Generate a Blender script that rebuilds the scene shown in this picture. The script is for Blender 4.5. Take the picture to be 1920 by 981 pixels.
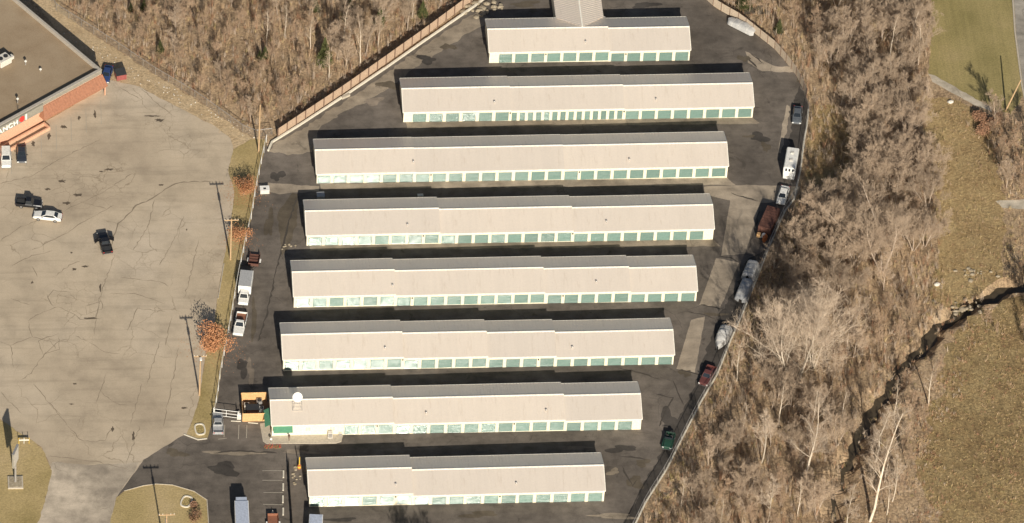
import bpy, bmesh, math, random
import numpy as np
from mathutils import Vector, Matrix
from math import radians, sin, cos, pi, hypot, atan2
random.seed(7); np.random.seed(7)
for o in list(bpy.data.objects): bpy.data.objects.remove(o)
SC = bpy.context.scene
COL = SC.collection

# ------------------------------------------------------------------ camera
TH, PSI, RHO, FPX = radians(44.31), radians(7.62), radians(4.05), 12410.0
DIST = FPX / 10.2
_F = np.array([sin(PSI)*cos(TH), cos(PSI)*cos(TH), -sin(TH)])
_R = np.array([cos(PSI), -sin(PSI), 0.0]); _U = np.cross(_R, _F)
_R, _U = cos(RHO)*_R + sin(RHO)*_U, -sin(RHO)*_R + cos(RHO)*_U
CAMP = -DIST*_F
cd = bpy.data.cameras.new('camera'); cam = bpy.data.objects.new('camera', cd); COL.objects.link(cam)
m = Matrix(((_R[0], _U[0], -_F[0], CAMP[0]), (_R[1], _U[1], -_F[1], CAMP[1]), (_R[2], _U[2], -_F[2], CAMP[2]), (0, 0, 0, 1)))
cam.matrix_world = m
cd.sensor_fit = 'HORIZONTAL'; cd.sensor_width = 36.0; cd.lens = 36.0*FPX/1920.0
cd.clip_start = 10; cd.clip_end = 9000
SC.camera = cam

# ------------------------------------------------------------------ sky, sun, exposure
SUN_EL, SUN_AZ = radians(26.5), radians(4.3)          # the sun stands south, a little east (+x)
w = bpy.data.worlds.new('World'); SC.world = w; w.use_nodes = True
nt = w.node_tree; bg = nt.nodes['Background']
sky = nt.nodes.new('ShaderNodeTexSky'); sky.sky_type = 'NISHITA'; sky.sun_disc = False
sky.sun_elevation = SUN_EL; sky.sun_rotation = pi - SUN_AZ
sky.air_density = 1.0; sky.dust_density = 1.5
nt.links.new(sky.outputs[0], bg.inputs[0]); bg.inputs[1].default_value = 0.05
sl = bpy.data.lights.new('sun', 'SUN'); sl.energy = 5.0; sl.angle = radians(0.5); sl.color = (1.0, 0.93, 0.82)
so = bpy.data.objects.new('sun', sl); COL.objects.link(so)
sd = Vector((sin(SUN_AZ)*cos(SUN_EL), -cos(SUN_AZ)*cos(SUN_EL), sin(SUN_EL)))   # towards the sun
so.rotation_euler = (-sd).to_track_quat('-Z', 'Y').to_euler(); so.location = sd*300
SC.view_settings.view_transform = 'Standard'; SC.view_settings.look = 'None'
SC.view_settings.exposure = 0.35; SC.view_settings.gamma = 1.0; SC.view_settings.use_curve_mapping = False

# ------------------------------------------------------------------ placing on the ground
KX = -0.010
def gz(x, y=0): return KX*(x+40.0)
def G(px, py, h=0.0):
    """ground point under a point read off the photograph (h: height of that point above the ground)"""
    d = _F*FPX + _R*(px-960.0) + _U*(490.5-py)
    t = (KX*(CAMP[0]+40)+h-CAMP[2])/(d[2]-KX*d[0])
    return CAMP + t*d
def GXY(px, py, h=0.0):
    p = G(px, py, h); return (p[0], p[1])

# ------------------------------------------------------------------ materials
MATS = {}
def M(name, col, rough=0.7, metal=0.0, spec=0.5, coat=0.0):
    if name in MATS: return MATS[name]
    m = bpy.data.materials.new(name); m.use_nodes = True
    t = m.node_tree; b = t.nodes['Principled BSDF']
    b.inputs['Roughness'].default_value = rough; b.inputs['Metallic'].default_value = metal
    b.inputs['Specular IOR Level'].default_value = spec; b.inputs['Coat Weight'].default_value = coat
    tc = t.nodes.new('ShaderNodeTexCoord'); n = t.nodes.new('ShaderNodeTexNoise')
    n.inputs['Scale'].default_value = 3.0; n.inputs['Detail'].default_value = 5
    t.links.new(tc.outputs['Object'], n.inputs['Vector'])
    r = t.nodes.new('ShaderNodeValToRGB'); r.color_ramp.elements[0].position = .3; r.color_ramp.elements[1].position = .7
    r.color_ramp.elements[0].color = (*[c*0.82 for c in col], 1); r.color_ramp.elements[1].color = (*[min(1, c*1.1) for c in col], 1)
    t.links.new(n.outputs['Fac'], r.inputs[0]); t.links.new(r.outputs[0], b.inputs['Base Color'])
    MATS[name] = m; return m

class NT:
    """small helper to write node graphs"""
    def __init__(s, name, rough=0.9, spec=0.25):
        s.m = bpy.data.materials.new(name); s.m.use_nodes = True; s.t = s.m.node_tree
        s.b = s.t.nodes['Principled BSDF']; s.b.inputs['Roughness'].default_value = rough
        s.b.inputs['Specular IOR Level'].default_value = spec
        s.tc = s.t.nodes.new('ShaderNodeTexCoord').outputs['Object']; MATS[name] = s.m
    def link(s, a, b): s.t.links.new(a, b)
    def mapping(s, scale=(1, 1, 1), rot=0, vec=None, loc=(0, 0, 0)):
        n = s.t.nodes.new('ShaderNodeMapping'); n.inputs['Scale'].default_value = scale
        n.inputs['Rotation'].default_value = (0, 0, rot); n.inputs['Location'].default_value = loc
        s.link(vec or s.tc, n.inputs['Vector']); return n.outputs[0]
    def noise(s, scale, detail=4, rough=.55, dist=0, vec=None, col=False):
        n = s.t.nodes.new('ShaderNodeTexNoise'); n.inputs['Scale'].default_value = scale
        n.inputs['Detail'].default_value = detail; n.inputs['Roughness'].default_value = rough
        n.inputs['Distortion'].default_value = dist; s.link(vec or s.tc, n.inputs['Vector'])
        return n.outputs['Color' if col else 'Fac']
    def ramp(s, fac, stops):
        r = s.t.nodes.new('ShaderNodeValToRGB'); e = r.color_ramp.elements
        while len(e) < len(stops): e.new(.5)
        for q, (p, c) in zip(e, stops):
            q.position = p; q.color = (*c, 1) if isinstance(c, (tuple, list)) else (c, c, c, 1)
        s.link(fac, r.inputs[0]); return r.outputs[0]
    def mix(s, fac, a, b, mode='MIX'):
        n = s.t.nodes.new('ShaderNodeMix'); n.data_type = 'RGBA'; n.blend_type = mode
        for i, v in ((0, fac), (6, a), (7, b)):
            if hasattr(v, 'node'): s.link(v, n.inputs[i])
            elif i == 0: n.inputs[0].default_value = v
            else: n.inputs[i].default_value = (*v, 1)
        return n.outputs[2]
    def math(s, op, a, b=None):
        n = s.t.nodes.new('ShaderNodeMath'); n.operation = op
        for i, v in ((0, a), (1, b)):
            if v is None: continue
            if hasattr(v, 'node'): s.link(v, n.inputs[i])
            else: n.inputs[i].default_value = v
        return n.outputs[0]
    def edge(s, scale, width, vec=None, rnd=1.0):
        n = s.t.nodes.new('ShaderNodeTexVoronoi'); n.feature = 'DISTANCE_TO_EDGE'; n.inputs['Scale'].default_value = scale
        n.inputs['Randomness'].default_value = rnd
        s.link(vec or s.tc, n.inputs['Vector'])
        return s.ramp(n.outputs['Distance'], [(0, 1.0), (width, 0.0)])
    def warp(s, amt, scale, vec=None):
        n = s.noise(scale, 3, col=True, vec=vec)
        a = s.t.nodes.new('ShaderNodeVectorMath'); a.operation = 'SUBTRACT'; s.link(n, a.inputs[0]); a.inputs[1].default_value = (.5, .5, .5)
        b = s.t.nodes.new('ShaderNodeVectorMath'); b.operation = 'SCALE'; s.link(a.outputs[0], b.inputs[0]); b.inputs['Scale'].default_value = amt
        c = s.t.nodes.new('ShaderNodeVectorMath'); c.operation = 'ADD'; s.link(b.outputs[0], c.inputs[0]); s.link(vec or s.tc, c.inputs[1])
        return c.outputs[0]
    def done(s, color, bump=None, bs=0.3, bd=0.1):
        s.link(color, s.b.inputs['Base Color'])
        if bump is not None:
            n = s.t.nodes.new('ShaderNodeBump'); n.inputs['Strength'].default_value = bs; n.inputs['Distance'].default_value = bd
            s.link(bump, n.inputs['Height']); s.link(n.outputs[0], s.b.inputs['Normal'])
        return s.m

def sc(c, k): return tuple(x*k for x in c)

def mk_floor(name, cols, k=1.0, ct=1.0):
    t = NT(name)
    big = t.noise(.05, 4); mid = t.noise(.35, 6, .65); fine = t.noise(2.2, 8, .75); st = t.noise(1.0, 6, .7, vec=t.mapping((2.2, .45, 1), 0))
    c = t.ramp(mid, [(.30, sc(cols[0], k)), (.47, sc(cols[1], k)), (.62, sc(cols[2], k)), (.78, sc(cols[3], k))])
    c2 = t.ramp(big, [(.36, sc(cols[1], .75*k)), (.6, sc(cols[2], 1.1*k))])
    c = t.mix(.4, c, c2)
    c = t.mix(1, c, t.ramp(fine, [(.3, 1-.65*ct), (.7, 1+.35*ct)]), 'MULTIPLY')
    c = t.mix(.6*ct, c, t.ramp(st, [(.35, .5), (.65, 1.25)]), 'MULTIPLY')
    return t.done(c, fine, .9, .35)
mk_floor('wood_floor', [(.24, .155, .088), (.39, .27, .16), (.48, .35, .215), (.54, .42, .275)], 1.1)
mk_floor('straw', [(.26, .165, .07), (.39, .27, .13), (.45, .33, .16), (.50, .39, .22)], 1.0, .65)
mk_floor('straw_dirt', [(.38, .26, .14), (.52, .38, .22), (.58, .44, .27), (.64, .52, .35)], 1.0, .45)
mk_floor('scrub_meadow', [(.22, .13, .062), (.36, .25, .115), (.45, .33, .16), (.53, .415, .235)], .92, .95)

def mk_grass(name, a, b, c3, stripes=0.0, rot=0.0):
    t = NT(name)
    big = t.noise(.08, 4); fine = t.noise(3.0, 8, .75)
    c = t.ramp(big, [(.32, a), (.52, b), (.72, c3)])
    if stripes:
        s = t.noise(.9, 5, .6, vec=t.mapping((1.6, .06, 1), rot))
        c = t.mix(stripes, c, t.ramp(s, [(.38, .55), (.62, 1.3)]), 'MULTIPLY')
    c = t.mix(.8, c, t.ramp(fine, [(.3, .6), (.7, 1.28)]), 'MULTIPLY')
    return t.done(c, fine, .8, .12)
mk_grass('lawn_green', (.235, .195, .075), (.315, .255, .108), (.37, .285, .14), .15)
mk_grass('lawn_tan', (.30, .23, .095), (.41, .31, .145), (.47, .355, .19))

def mk_lot():
    t = NT('old_concrete', .85)
    big = t.noise(.035, 4); mid = t.noise(.22, 6, .6); fine = t.noise(4, 8, .7)
    c = t.ramp(big, [(.35, (.385, .31, .22)), (.5, (.46, .375, .268)), (.66, (.485, .402, .298))])
    c = t.mix(.75, c, t.ramp(mid, [(.3, .76), (.5, 1.0), (.72, 1.13)]), 'MULTIPLY')
    c = t.mix(.7, c, t.ramp(fine, [(.3, .84), (.7, 1.12)]), 'MULTIPLY')
    # long worn lines running with the old parking bays
    ln = t.noise(.5, 5, .6, vec=t.mapping((.12, 1.6, 1), radians(-28)))
    c = t.mix(.4, c, t.ramp(ln, [(.34, .72), (.48, 1.02), (.6, 1.0)]), 'MULTIPLY')
    # cracks at two sizes, only in places
    wv = t.warp(2.4, .3)
    e1 = t.edge(.16, .012, wv); m1 = t.ramp(t.noise(.07, 2), [(.48, 0.0), (.60, 1.0)])
    e2 = t.edge(.36, .022, t.warp(1.2, .8)); m2 = t.ramp(t.noise(.055, 3, vec=t.mapping(loc=(37, 11, 0))), [(.54, 0.0), (.64, .9)])
    cr = t.math('MAXIMUM', t.math('MULTIPLY', e1, m1), t.math('MULTIPLY', e2, m2))
    c = t.mix(t.math('MULTIPLY', cr, .7), c, (.20, .155, .10))
    return t.done(c, fine, .3, .03)
mk_lot()
def mk_asphalt(name, base, k=1.0, tint=1.0, stain=.5):
    t = NT(name, .88)
    big = t.noise(.06, 5); mid = t.noise(.4, 6, .65); fine = t.noise(6, 8, .75)
    c = t.ramp(big, [(.36, sc(base, .80*k)), (.5, sc(base, 1.0*k)), (.66, sc(base, 1.3*k))])
    st = t.noise(.6, 6, .62, vec=t.mapping((.22, 1.0, 1), radians(4)))
    c = t.mix(.45, c, t.ramp(st, [(.32, .72), (.5, 1.0), (.68, 1.28)]), 'MULTIPLY')
    c = t.mix(.8, c, t.ramp(mid, [(.30, .62), (.5, 1.0), (.7, 1.3)]), 'MULTIPLY')
    c = t.mix(.7, c, t.ramp(fine, [(.3, .75), (.7, 1.22)]), 'MULTIPLY')
    blot = t.ramp(t.noise(.22, 7, .7, 1.0, vec=t.mapping(loc=(9, 4, 0))), [(.60, 0.0), (.66, 1.0)])
    c = t.mix(t.math('MULTIPLY', blot, stain), c, sc(base, .45))
    e = t.edge(.13, .010, t.warp(3.0, .25)); mk = t.ramp(t.noise(.09, 2, vec=t.mapping(loc=(3, 8, 0))), [(.5, 0.0), (.6, 1.0)])
    c = t.mix(t.math('MULTIPLY', t.math('MULTIPLY', e, mk), .6), c, sc(base, .45))
    return t.done(c, fine, .35, .03)
mk_asphalt('yard_asphalt', (.128, .108, .088), stain=.7)
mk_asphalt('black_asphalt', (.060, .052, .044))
mk_asphalt('dim_asphalt', (.105, .085, .06), stain=.8)
mk_asphalt('light_patch', (.31, .255, .19), stain=.12)
mk_asphalt('yard_light', (.19, .155, .118), stain=.3)
mk_asphalt('pale_gravel', (.46, .40, .31), stain=.1)
mk_asphalt('gravelly', (.25, .205, .15), stain=.6)
mk_asphalt('road_grey', (.30, .27, .225), stain=.1)
mk_asphalt('drive_concrete', (.375, .315, .24), stain=.08)
def mk_rubble():
    t = NT('pale_stone'); n = t.noise(2.5, 8, .7)
    return t.done(t.ramp(n, [(.3, (.20, .155, .10)), (.7, (.42, .36, .26))]), n, .8, .1)
mk_rubble()
def mk_roof(name, col, var=.10):
    t = NT(name, .42, .5); t.b.inputs['Metallic'].default_value = .45
    n = t.noise(.25, 3, vec=t.mapping((1, .15, 1))); f = t.noise(3, 6, .7); pn = t.noise(.9, 1, vec=t.mapping((1, 0, 0)))
    c = t.mix(1, col, t.ramp(n, [(.3, 1-var), (.7, 1+var*.4)]), 'MULTIPLY')
    c = t.mix(.5, c, t.ramp(f, [(.3, .92), (.7, 1.06)]), 'MULTIPLY')
    oi = t.t.nodes.new('ShaderNodeObjectInfo').outputs['Random']; c = t.mix(1, c, t.ramp(oi, [(0, (.93, .93, .94)), (1, (1.02, 1.01, 1.0))]), 'MULTIPLY')
    sk = t.noise(.8, 4, .7, vec=t.mapping((2.2, .12, 1))); c = t.mix(.6, c, t.ramp(sk, [(.30, (.86, .83, .79)), (.44, (1, 1, 1))]), 'MULTIPLY')
    c = t.mix(.5, c, t.ramp(pn, [(.4, .98), (.6, 1.015)]), 'MULTIPLY')
    return t.done(c)
mk_roof('roof_metal', (.86, .76, .635), .03)
def mk_ranchroof():
    t = NT('tar_gravel_roof'); b = t.noise(.12, 5); f = t.noise(5, 8, .7)
    c = t.ramp(b, [(.36, (.16, .115, .072)), (.5, (.285, .21, .132)), (.7, (.34, .26, .17))])
    c = t.mix(.8, c, t.ramp(f, [(.3, .8), (.7, 1.15)]), 'MULTIPLY'); return t.done(c, f, .3, .04)
mk_ranchroof()
def mk_chain():
    t = NT('chain_link', .5); t.b.inputs['Metallic'].default_value = .6
    t.b.inputs['Base Color'].default_value = (.42, .40, .37, 1)
    uv = t.t.nodes.new('ShaderNodeUVMap').outputs[0]
    fr = []
    for a in (pi/4, -pi/4):
        mp = t.mapping((1, 1, 1), a, vec=uv); sx = t.t.nodes.new('ShaderNodeSeparateXYZ'); t.link(mp, sx.inputs[0])
        q = t.math('FRACT', t.math('MULTIPLY', sx.outputs[0], 1/.075)); fr.append(t.math('LESS_THAN', q, .085))
    a = t.math('MAXIMUM', fr[0], fr[1]); t.link(a, t.b.inputs['Alpha']); return t.m
mk_chain()
def mk_bark(name, a, b):
    t = NT(name); n = t.noise(2.0, 5, .7, vec=t.mapping((1, 1, .35)))
    oi = t.t.nodes.new('ShaderNodeObjectInfo').outputs['Random']
    c = t.mix(1, t.ramp(n, [(.35, a), (.65, b)]), t.ramp(oi, [(0, .82), (1, 1.15)]), 'MULTIPLY')
    return t.done(c)
mk_bark('bark_pale', (.46, .38, .28), (.66, .57, .45)); mk_bark('bark_grey', (.34, .265, .20), (.50, .405, .31))
mk_bark('twig_grey', (.37, .275, .19), (.49, .38, .275)); mk_bark('twig_pale', (.42, .33, .24), (.54, .435, .33))
mk_bark('twig_brown', (.33, .225, .145), (.45, .325, .22)); mk_bark('bark_dark', (.2, .15, .105), (.32, .25, .185))
for n_, a_, b_ in (('brush_tan', (.40, .28, .165), (.52, .38, .245)), ('brush_red', (.28, .15, .085), (.40, .235, .145)),
                   ('brush_grey', (.38, .30, .225), (.50, .405, .315)), ('brush_olive', (.19, .155, .06), (.31, .25, .11)),
                   ('brush_straw', (.44, .33, .165), (.56, .44, .245)), ('leaf_rust', (.36, .15, .065), (.56, .29, .145)),
                   ('leaf_cedar', (.035, .045, .015), (.10, .10, .035)), ('leaf_dark', (.03, .04, .03), (.07, .08, .05)),
                   ('grass_tuft', (.34, .235, .11), (.47, .34, .175))):
    mk_bark(n_, a_, b_)
def mk_paint(name, col, rough=.35):
    return M(name, col, rough, 0, .5, .3)
CREAM = M('cream_wall', (.80, .74, .55), .55)
M('trim_cream', (.85, .80, .68), .45); M('door_frame', (.30, .30, .24), .6)
def mk_door():
    t = NT('door_green', .6, .2); f = t.noise(2, 5)
    oi = t.t.nodes.new('ShaderNodeObjectInfo').outputs['Random']
    c = t.mix(1, t.ramp(f, [(.3, (.10, .17, .138)), (.7, (.125, .205, .168))]), t.ramp(oi, [(0, .85), (1, 1.1)]), 'MULTIPLY')
    t.b.inputs['Coat Roughness'].default_value = .10
    cb = t.t.nodes.new('ShaderNodeCombineXYZ'); t.link(t.math('MULTIPLY', oi, 60.0), cb.inputs[1]); av = t.t.nodes.new('ShaderNodeVectorMath'); t.link(t.mapping((.7, 1, 13)), av.inputs[0]); t.link(cb.outputs[0], av.inputs[1])
    t.link(t.ramp(t.noise(1.0, 3, .6, vec=av.outputs[0]), [(.36, .02), (.66, .6)]), t.b.inputs['Coat Weight']); t.b.inputs['Coat IOR'].default_value = 1.5
    t.link(c, t.b.inputs['Base Color']); return t.m
mk_door()
M('white', (.80, .78, .72), .5); M('offwhite', (.62, .58, .50), .6); M('concrete', (.46, .40, .31), .85); M('kerb_white', (.66, .60, .48), .8)
M('galv', (.42, .40, .37), .45, .5); M('dark_metal', (.05, .05, .05), .5, .3); M('rubber', (.02, .02, .02), .85); M('rim', (.45, .45, .45), .35, .7)
M('glass', (.02, .025, .03), .06, 0, .8); M('chrome', (.6, .6, .6), .2, .9); M('lamp_red', (.35, .02, .02), .3); M('lamp_clear', (.75, .75, .7), .15)
M('pole_wood', (.46, .31, .17), .8); M('fence_wood', (.46, .33, .225), .85); M('fence_tan', (.50, .40, .29), .85); M('cedar_board', (.66, .40, .18), .8)
M('post_brown', (.15, .09, .06), .8); M('peach_wall', (.62, .36, .23), .8); M('red_roof', (.33, .15, .085), .6); M('sign_band', (.27, .25, .20), .7)
M('letter_white', (.85, .84, .74), .5); M('emblem_red', (.62, .05, .04), .5); M('awning_green', (.09, .27, .15), .6); M('dark_soil', (.06, .045, .03), .95)
M('parapet', (.40, .36, .30), .7); M('yellow', (.75, .50, .06), .6); M('orange', (.50, .16, .05), .6); M('rust', (.115, .05, .034), .8)
M('rust_bright', (.24, .10, .055), .85); M('tarp_white', (.43, .42, .395), .8); M('tarp_grey', (.35, .35, .345), .75); M('dumpster_red', (.27, .075, .065), .6)
M('van_roof_blue', (.40, .44, .52), .5); M('stripe', (.37, .33, .26), .8); M('crack', (.215, .17, .115), .95); M('tar', (.055, .045, .035), .9); M('stain', (.10, .075, .05), .9); M('interior', (.03, .03, .03), .9)
t_ = NT('creek_water', .35, .3); t_.done(t_.ramp(t_.noise(.8), [(.3, (.045, .036, .024)), (.7, (.085, .066, .042))]), t_.noise(3), .1, .05)
t_ = NT('litter'); t_.done(t_.ramp(t_.noise(3), [(.3, (.5, .45, .35)), (.7, (.8, .77, .7))]))

# ------------------------------------------------------------------ object helpers
def tag(o, label=None, cat=None, group=None, kind=None):
    if label: o['label'] = label
    if cat: o['category'] = cat
    if group: o['group'] = group
    if kind: o['kind'] = kind
    return o
def thing(name, loc, rz=0.0, label=None, cat=None, group=None):
    o = bpy.data.objects.new(name, None); o.empty_display_size = .3; COL.objects.link(o)
    o.location = loc; o.rotation_euler = (0, 0, rz); return tag(o, label, cat, group)
class MB:
    def __init__(s): s.v = []; s.f = []; s.mi = []; s.cur = 0
    def add(s, vs, fs):
        n = len(s.v); s.v += [tuple(map(float, q)) for q in vs]; s.f += [tuple(n+i for i in q) for q in fs]; s.mi += [s.cur]*len(fs); return s
    def box(s, x0, x1, y0, y1, z0, z1, rz=0, c=None):
        vs = [(x, y, z) for z in (z0, z1) for y in (y0, y1) for x in (x0, x1)]
        if rz or c:
            ca, sa = cos(rz), sin(rz); cx, cy = (c or (0, 0))
            vs = [(cx+x*ca-y*sa, cy+x*sa+y*ca, z) for x, y, z in vs]
        return s.add(vs, [(0, 2, 3, 1), (4, 5, 7, 6), (0, 1, 5, 4), (2, 6, 7, 3), (0, 4, 6, 2), (1, 3, 7, 5)])
    def prism(s, pts, z0, z1):
        n = len(pts); vs = [(x, y, z0) for x, y in pts]+[(x, y, z1) for x, y in pts]
        return s.add(vs, [tuple(range(n))[::-1], tuple(range(n, 2*n))]+[(i, (i+1) % n, n+(i+1) % n, n+i) for i in range(n)])
    def tube(s, a, b, r0, r1=None, n=8, caps=True):
        r1 = r0 if r1 is None else r1
        a = Vector(a); b = Vector(b); d = (b-a).normalized(); u = d.orthogonal().normalized(); v = d.cross(u)
        vs = []
        for p, r in ((a, r0), (b, r1)):
            for i in range(n):
                t = 2*pi*i/n; vs.append(p+u*(r*cos(t))+v*(r*sin(t)))
        fs = [(i, (i+1) % n, n+(i+1) % n, n+i) for i in range(n)]
        if caps: fs += [tuple(range(n))[::-1], tuple(range(n, 2*n))]
        return s.add(vs, fs)
    def lathe(s, prof, c=(0, 0, 0), n=14, sx=1, sy=1):
        vs = []
        for r, z in prof:
            for i in range(n):
                t = 2*pi*i/n; vs.append((c[0]+r*cos(t)*sx, c[1]+r*sin(t)*sy, c[2]+z))
        fs = [(k*n+i, k*n+(i+1) % n, (k+1)*n+(i+1) % n, (k+1)*n+i) for k in range(len(prof)-1) for i in range(n)]
        fs += [tuple(range(n))[::-1], tuple((len(prof)-1)*n+i for i in range(n))]
        return s.add(vs, fs)
    def quad(s, *p): return s.add(p, [tuple(range(len(p)))])
    def build(s, name, mat, parent=None, smooth=False, label=None):
        me = bpy.data.meshes.new(name); me.from_pydata(s.v, [], s.f)
        for q in (mat if isinstance(mat, (list, tuple)) else [mat]): me.materials.append(MATS[q] if isinstance(q, str) else q)
        if s.mi and max(s.mi) > 0: me.polygons.foreach_set('material_index', s.mi)
        if smooth: me.polygons.foreach_set('use_smooth', [True]*len(s.f))
        me.update()
        o = bpy.data.objects.new(name, me); COL.objects.link(o)
        if parent: o.parent = parent
        if label: o['label'] = label
        return o
def copy_tree(o, parent=None):
    c = o.copy(); COL.objects.link(c)
    if parent: c.parent = parent
    for ch in list(o.children): copy_tree(ch, c)
    return c
def bevel(o, w=.02, seg=1):
    md = o.modifiers.new('bevel', 'BEVEL'); md.width = w; md.segments = seg; md.limit_method = 'ANGLE'; return o

def resample(pts, step, jit=0.0, closed=True, seed=1):
    rn = random.Random(seed); out = []; n = len(pts)
    for i in range(n if closed else n-1):
        a = pts[i]; b = pts[(i+1) % n]; L = hypot(b[0]-a[0], b[1]-a[1]); k = max(1, int(L/step))
        for j in range(k):
            t = j/k; q = rn.uniform(-jit, jit) if j or jit < .3 else 0
            out.append((a[0]+(b[0]-a[0])*t - (b[1]-a[1])/max(L, .01)*q, a[1]+(b[1]-a[1])*t+(b[0]-a[0])/max(L, .01)*q))
    if not closed: out.append(pts[-1])
    return out
def sheet(name, px, off, mat, jit=0.1, step=.8, kind='structure', world=False, seed=1):
    pts = px if world else [GXY(*p) for p in px]
    if jit: pts = resample(pts, step, jit, seed=seed)
    bm = bmesh.new(); vs = [bm.verts.new((x, y, gz(x)+off)) for x, y in pts]
    f = bm.faces.new(vs); f.normal_update()
    if f.normal.z < 0: f.normal_flip()
    bmesh.ops.triangulate(bm, faces=bm.faces[:], ngon_method='EAR_CLIP')
    me = bpy.data.meshes.new(name); bm.to_mesh(me); bm.free(); me.materials.append(MATS[mat])
    o = bpy.data.objects.new(name, me); COL.objects.link(o); o['kind'] = kind; return o
def strip_mb(mb, px, width, off, taper=False, world=False, jit=0.0, seed=0):
    pts = px if world else [GXY(*p) for p in px]
    if jit: pts = resample(pts, .7, jit, closed=False, seed=seed)
    vs = []; rn = random.Random(seed)
    for i, p in enumerate(pts):
        a = pts[max(0, i-1)]; b = pts[min(len(pts)-1, i+1)]; L = hypot(b[0]-a[0], b[1]-a[1]) or 1
        nx, ny = -(b[1]-a[1])/L, (b[0]-a[0])/L; wd = width/2*(rn.uniform(.35, 1.5) if jit else 1)
        if taper and i in (0, len(pts)-1): wd *= .2
        for sgn in (1, -1): x, y = p[0]+nx*wd*sgn, p[1]+ny*wd*sgn; vs.append((x, y, gz(x)+off))
    mb.add(vs, [(2*i+1, 2*i+3, 2*i+2, 2*i) for i in range(len(pts)-1)])
def inpoly(x, y, poly):
    x = np.asarray(x); y = np.asarray(y); r = np.zeros(x.shape, bool); n = len(poly)
    for i in range(n):
        x1, y1 = poly[i]; x2, y2 = poly[(i+1) % n]
        if y1 == y2: continue
        c = ((y1 > y) != (y2 > y)) & (x < (x2-x1)*(y-y1)/(y2-y1)+x1); r ^= c
    return r
def pxpoly(px): return [GXY(*p) for p in px]
def scatter(poly, n, mind, seed, avoid=()):
    rn = random.Random(seed); xs = [p[0] for p in poly]; ys = [p[1] for p in poly]; out = []
    for _ in range(n*40):
        x, y = rn.uniform(min(xs), max(xs)), rn.uniform(min(ys), max(ys))
        if not inpoly(x, y, poly): continue
        if any(hypot(x-a, y-b) < mind for a, b in out): continue
        if any(hypot(x-a, y-b) < r for a, b, r in avoid): continue
        out.append((x, y))
        if len(out) >= n: break
    return out

# ------------------------------------------------------------------ ground
CREEK = [(2000, 512), (1925, 528), (1880, 540), (1850, 552), (1815, 570), (1785, 590), (1755, 612), (1735, 640), (1712, 662), (1690, 690), (1668, 722), (1648, 752),
         (1625, 785), (1605, 818), (1598, 850), (1584, 885), (1570, 915), (1558, 950), (1548, 1000), (1535, 1060)]
creek_w = [GXY(*p) for p in CREEK]
def creek_dist(X, Y):
    d = np.full(X.shape, 1e9)
    for (x1, y1), (x2, y2) in zip(creek_w[:-1], creek_w[1:]):
        L2 = (x2-x1)**2+(y2-y1)**2; t = np.clip(((X-x1)*(x2-x1)+(Y-y1)*(y2-y1))/L2, 0, 1)
        d = np.minimum(d, np.hypot(X-x1-t*(x2-x1), Y-y1-t*(y2-y1)))
    return d
def build_ground():
    fx = np.concatenate([[-3000, -1500, -700, -350, -200, -150], np.arange(-125, 56, 2.5), np.arange(57, 130, .7), [135, 160, 220, 400, 800, 1500, 3000]])
    fy = np.concatenate([[-3000, -1500, -700, -350, -200, -140], np.arange(-110, 115, .7), [120, 150, 220, 400, 800, 1500, 3000]])
    X, Y = np.meshgrid(fx, fy); Z = KX*(np.clip(X, -400, 400)+40)
    d = creek_dist(X, Y); wob = .45*np.sin(X*.9)+.4*np.sin(Y*1.3+X*.5)
    Z = Z-1.6*np.clip(1-(d-.95+wob*.8)/1.6, 0, 1)
    vs = np.stack([X.ravel(), Y.ravel(), Z.ravel()], 1); nx = len(fx); ny = len(fy)
    idx = np.arange(nx*ny).reshape(ny, nx)
    fs = np.stack([idx[:-1, :-1].ravel(), idx[:-1, 1:].ravel(), idx[1:, 1:].ravel(), idx[1:, :-1].ravel()], 1)
    me = bpy.data.meshes.new('ground'); me.from_pydata(vs.tolist(), [], fs.tolist()); me.materials.append(MATS['wood_floor']); me.update()
    o = bpy.data.objects.new('ground', me); COL.objects.link(o); o['kind'] = 'structure'
build_ground()
mb = MB(); strip_mb(mb, creek_w, 4.6, -1.45, world=True); cw = mb.build('creek_water', 'creek_water'); cw['kind'] = 'structure'

FENCE_E = [(1516, 205), (1513, 235), (1508, 262), (1501, 319), (1489, 374), (1472, 395), (1444, 458), (1420, 520), (1389, 596), (1370, 638), (1345, 702), (1314, 754),
           (1281, 818), (1250, 880), (1210, 943), (1193, 979), (1172, 1020), (1150, 1062)]
FENCE_W = [(402, 778), (408, 745), (412, 712), (421, 663), (430, 619), (438, 572), (449, 510), (460, 460), (471, 412), (479, 362), (487, 322), (499, 268), (506, 252)]
KERB_NW = [(503, 284), (510, 268), (560, 237), (640, 185), (720, 131), (800, 75), (887, 15), (935, -22), (990, -62)]
FENCE_NE = [(1270, -42), (1300, -22), (1340, 14), (1389, 42), (1424, 70), (1452, 92), (1468, 110), (1482, 127), (1494, 144), (1508, 171), (1515, 190), (1516, 205)]
YARD = [(219, 932), (270, 862), (334, 822), (345, 816), (371, 825), (388, 823)] + FENCE_W[:-1] + KERB_NW + [(1240, -62)] + FENCE_NE[:-1] + FENCE_E + [(391, 1062), (391, 981), (388, 938), (364, 922), (324, 910), (293, 908), (270, 911), (233, 921)]
LOT = [(-60, 330), (-60, 300), (0, 262), (78, 232), (190, 168), (204, 150), (262, 163), (300, 184), (355, 212), (405, 238), (432, 260), (438, 280), (428, 320), (440, 360), (434, 410), (420, 488), (408, 560), (398, 640), (388, 653),
       (373, 751), (357, 800), (349, 815), (345, 817), (334, 823), (270, 863), (219, 933), (206, 981), (190, 1062), (45, 1062), (71, 981), (88, 927), (98, 883), (78, 839), (37, 812), (0, 786), (-60, 760)]
sheet('parking_lot', LOT, .02, 'old_concrete', .12)
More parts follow.
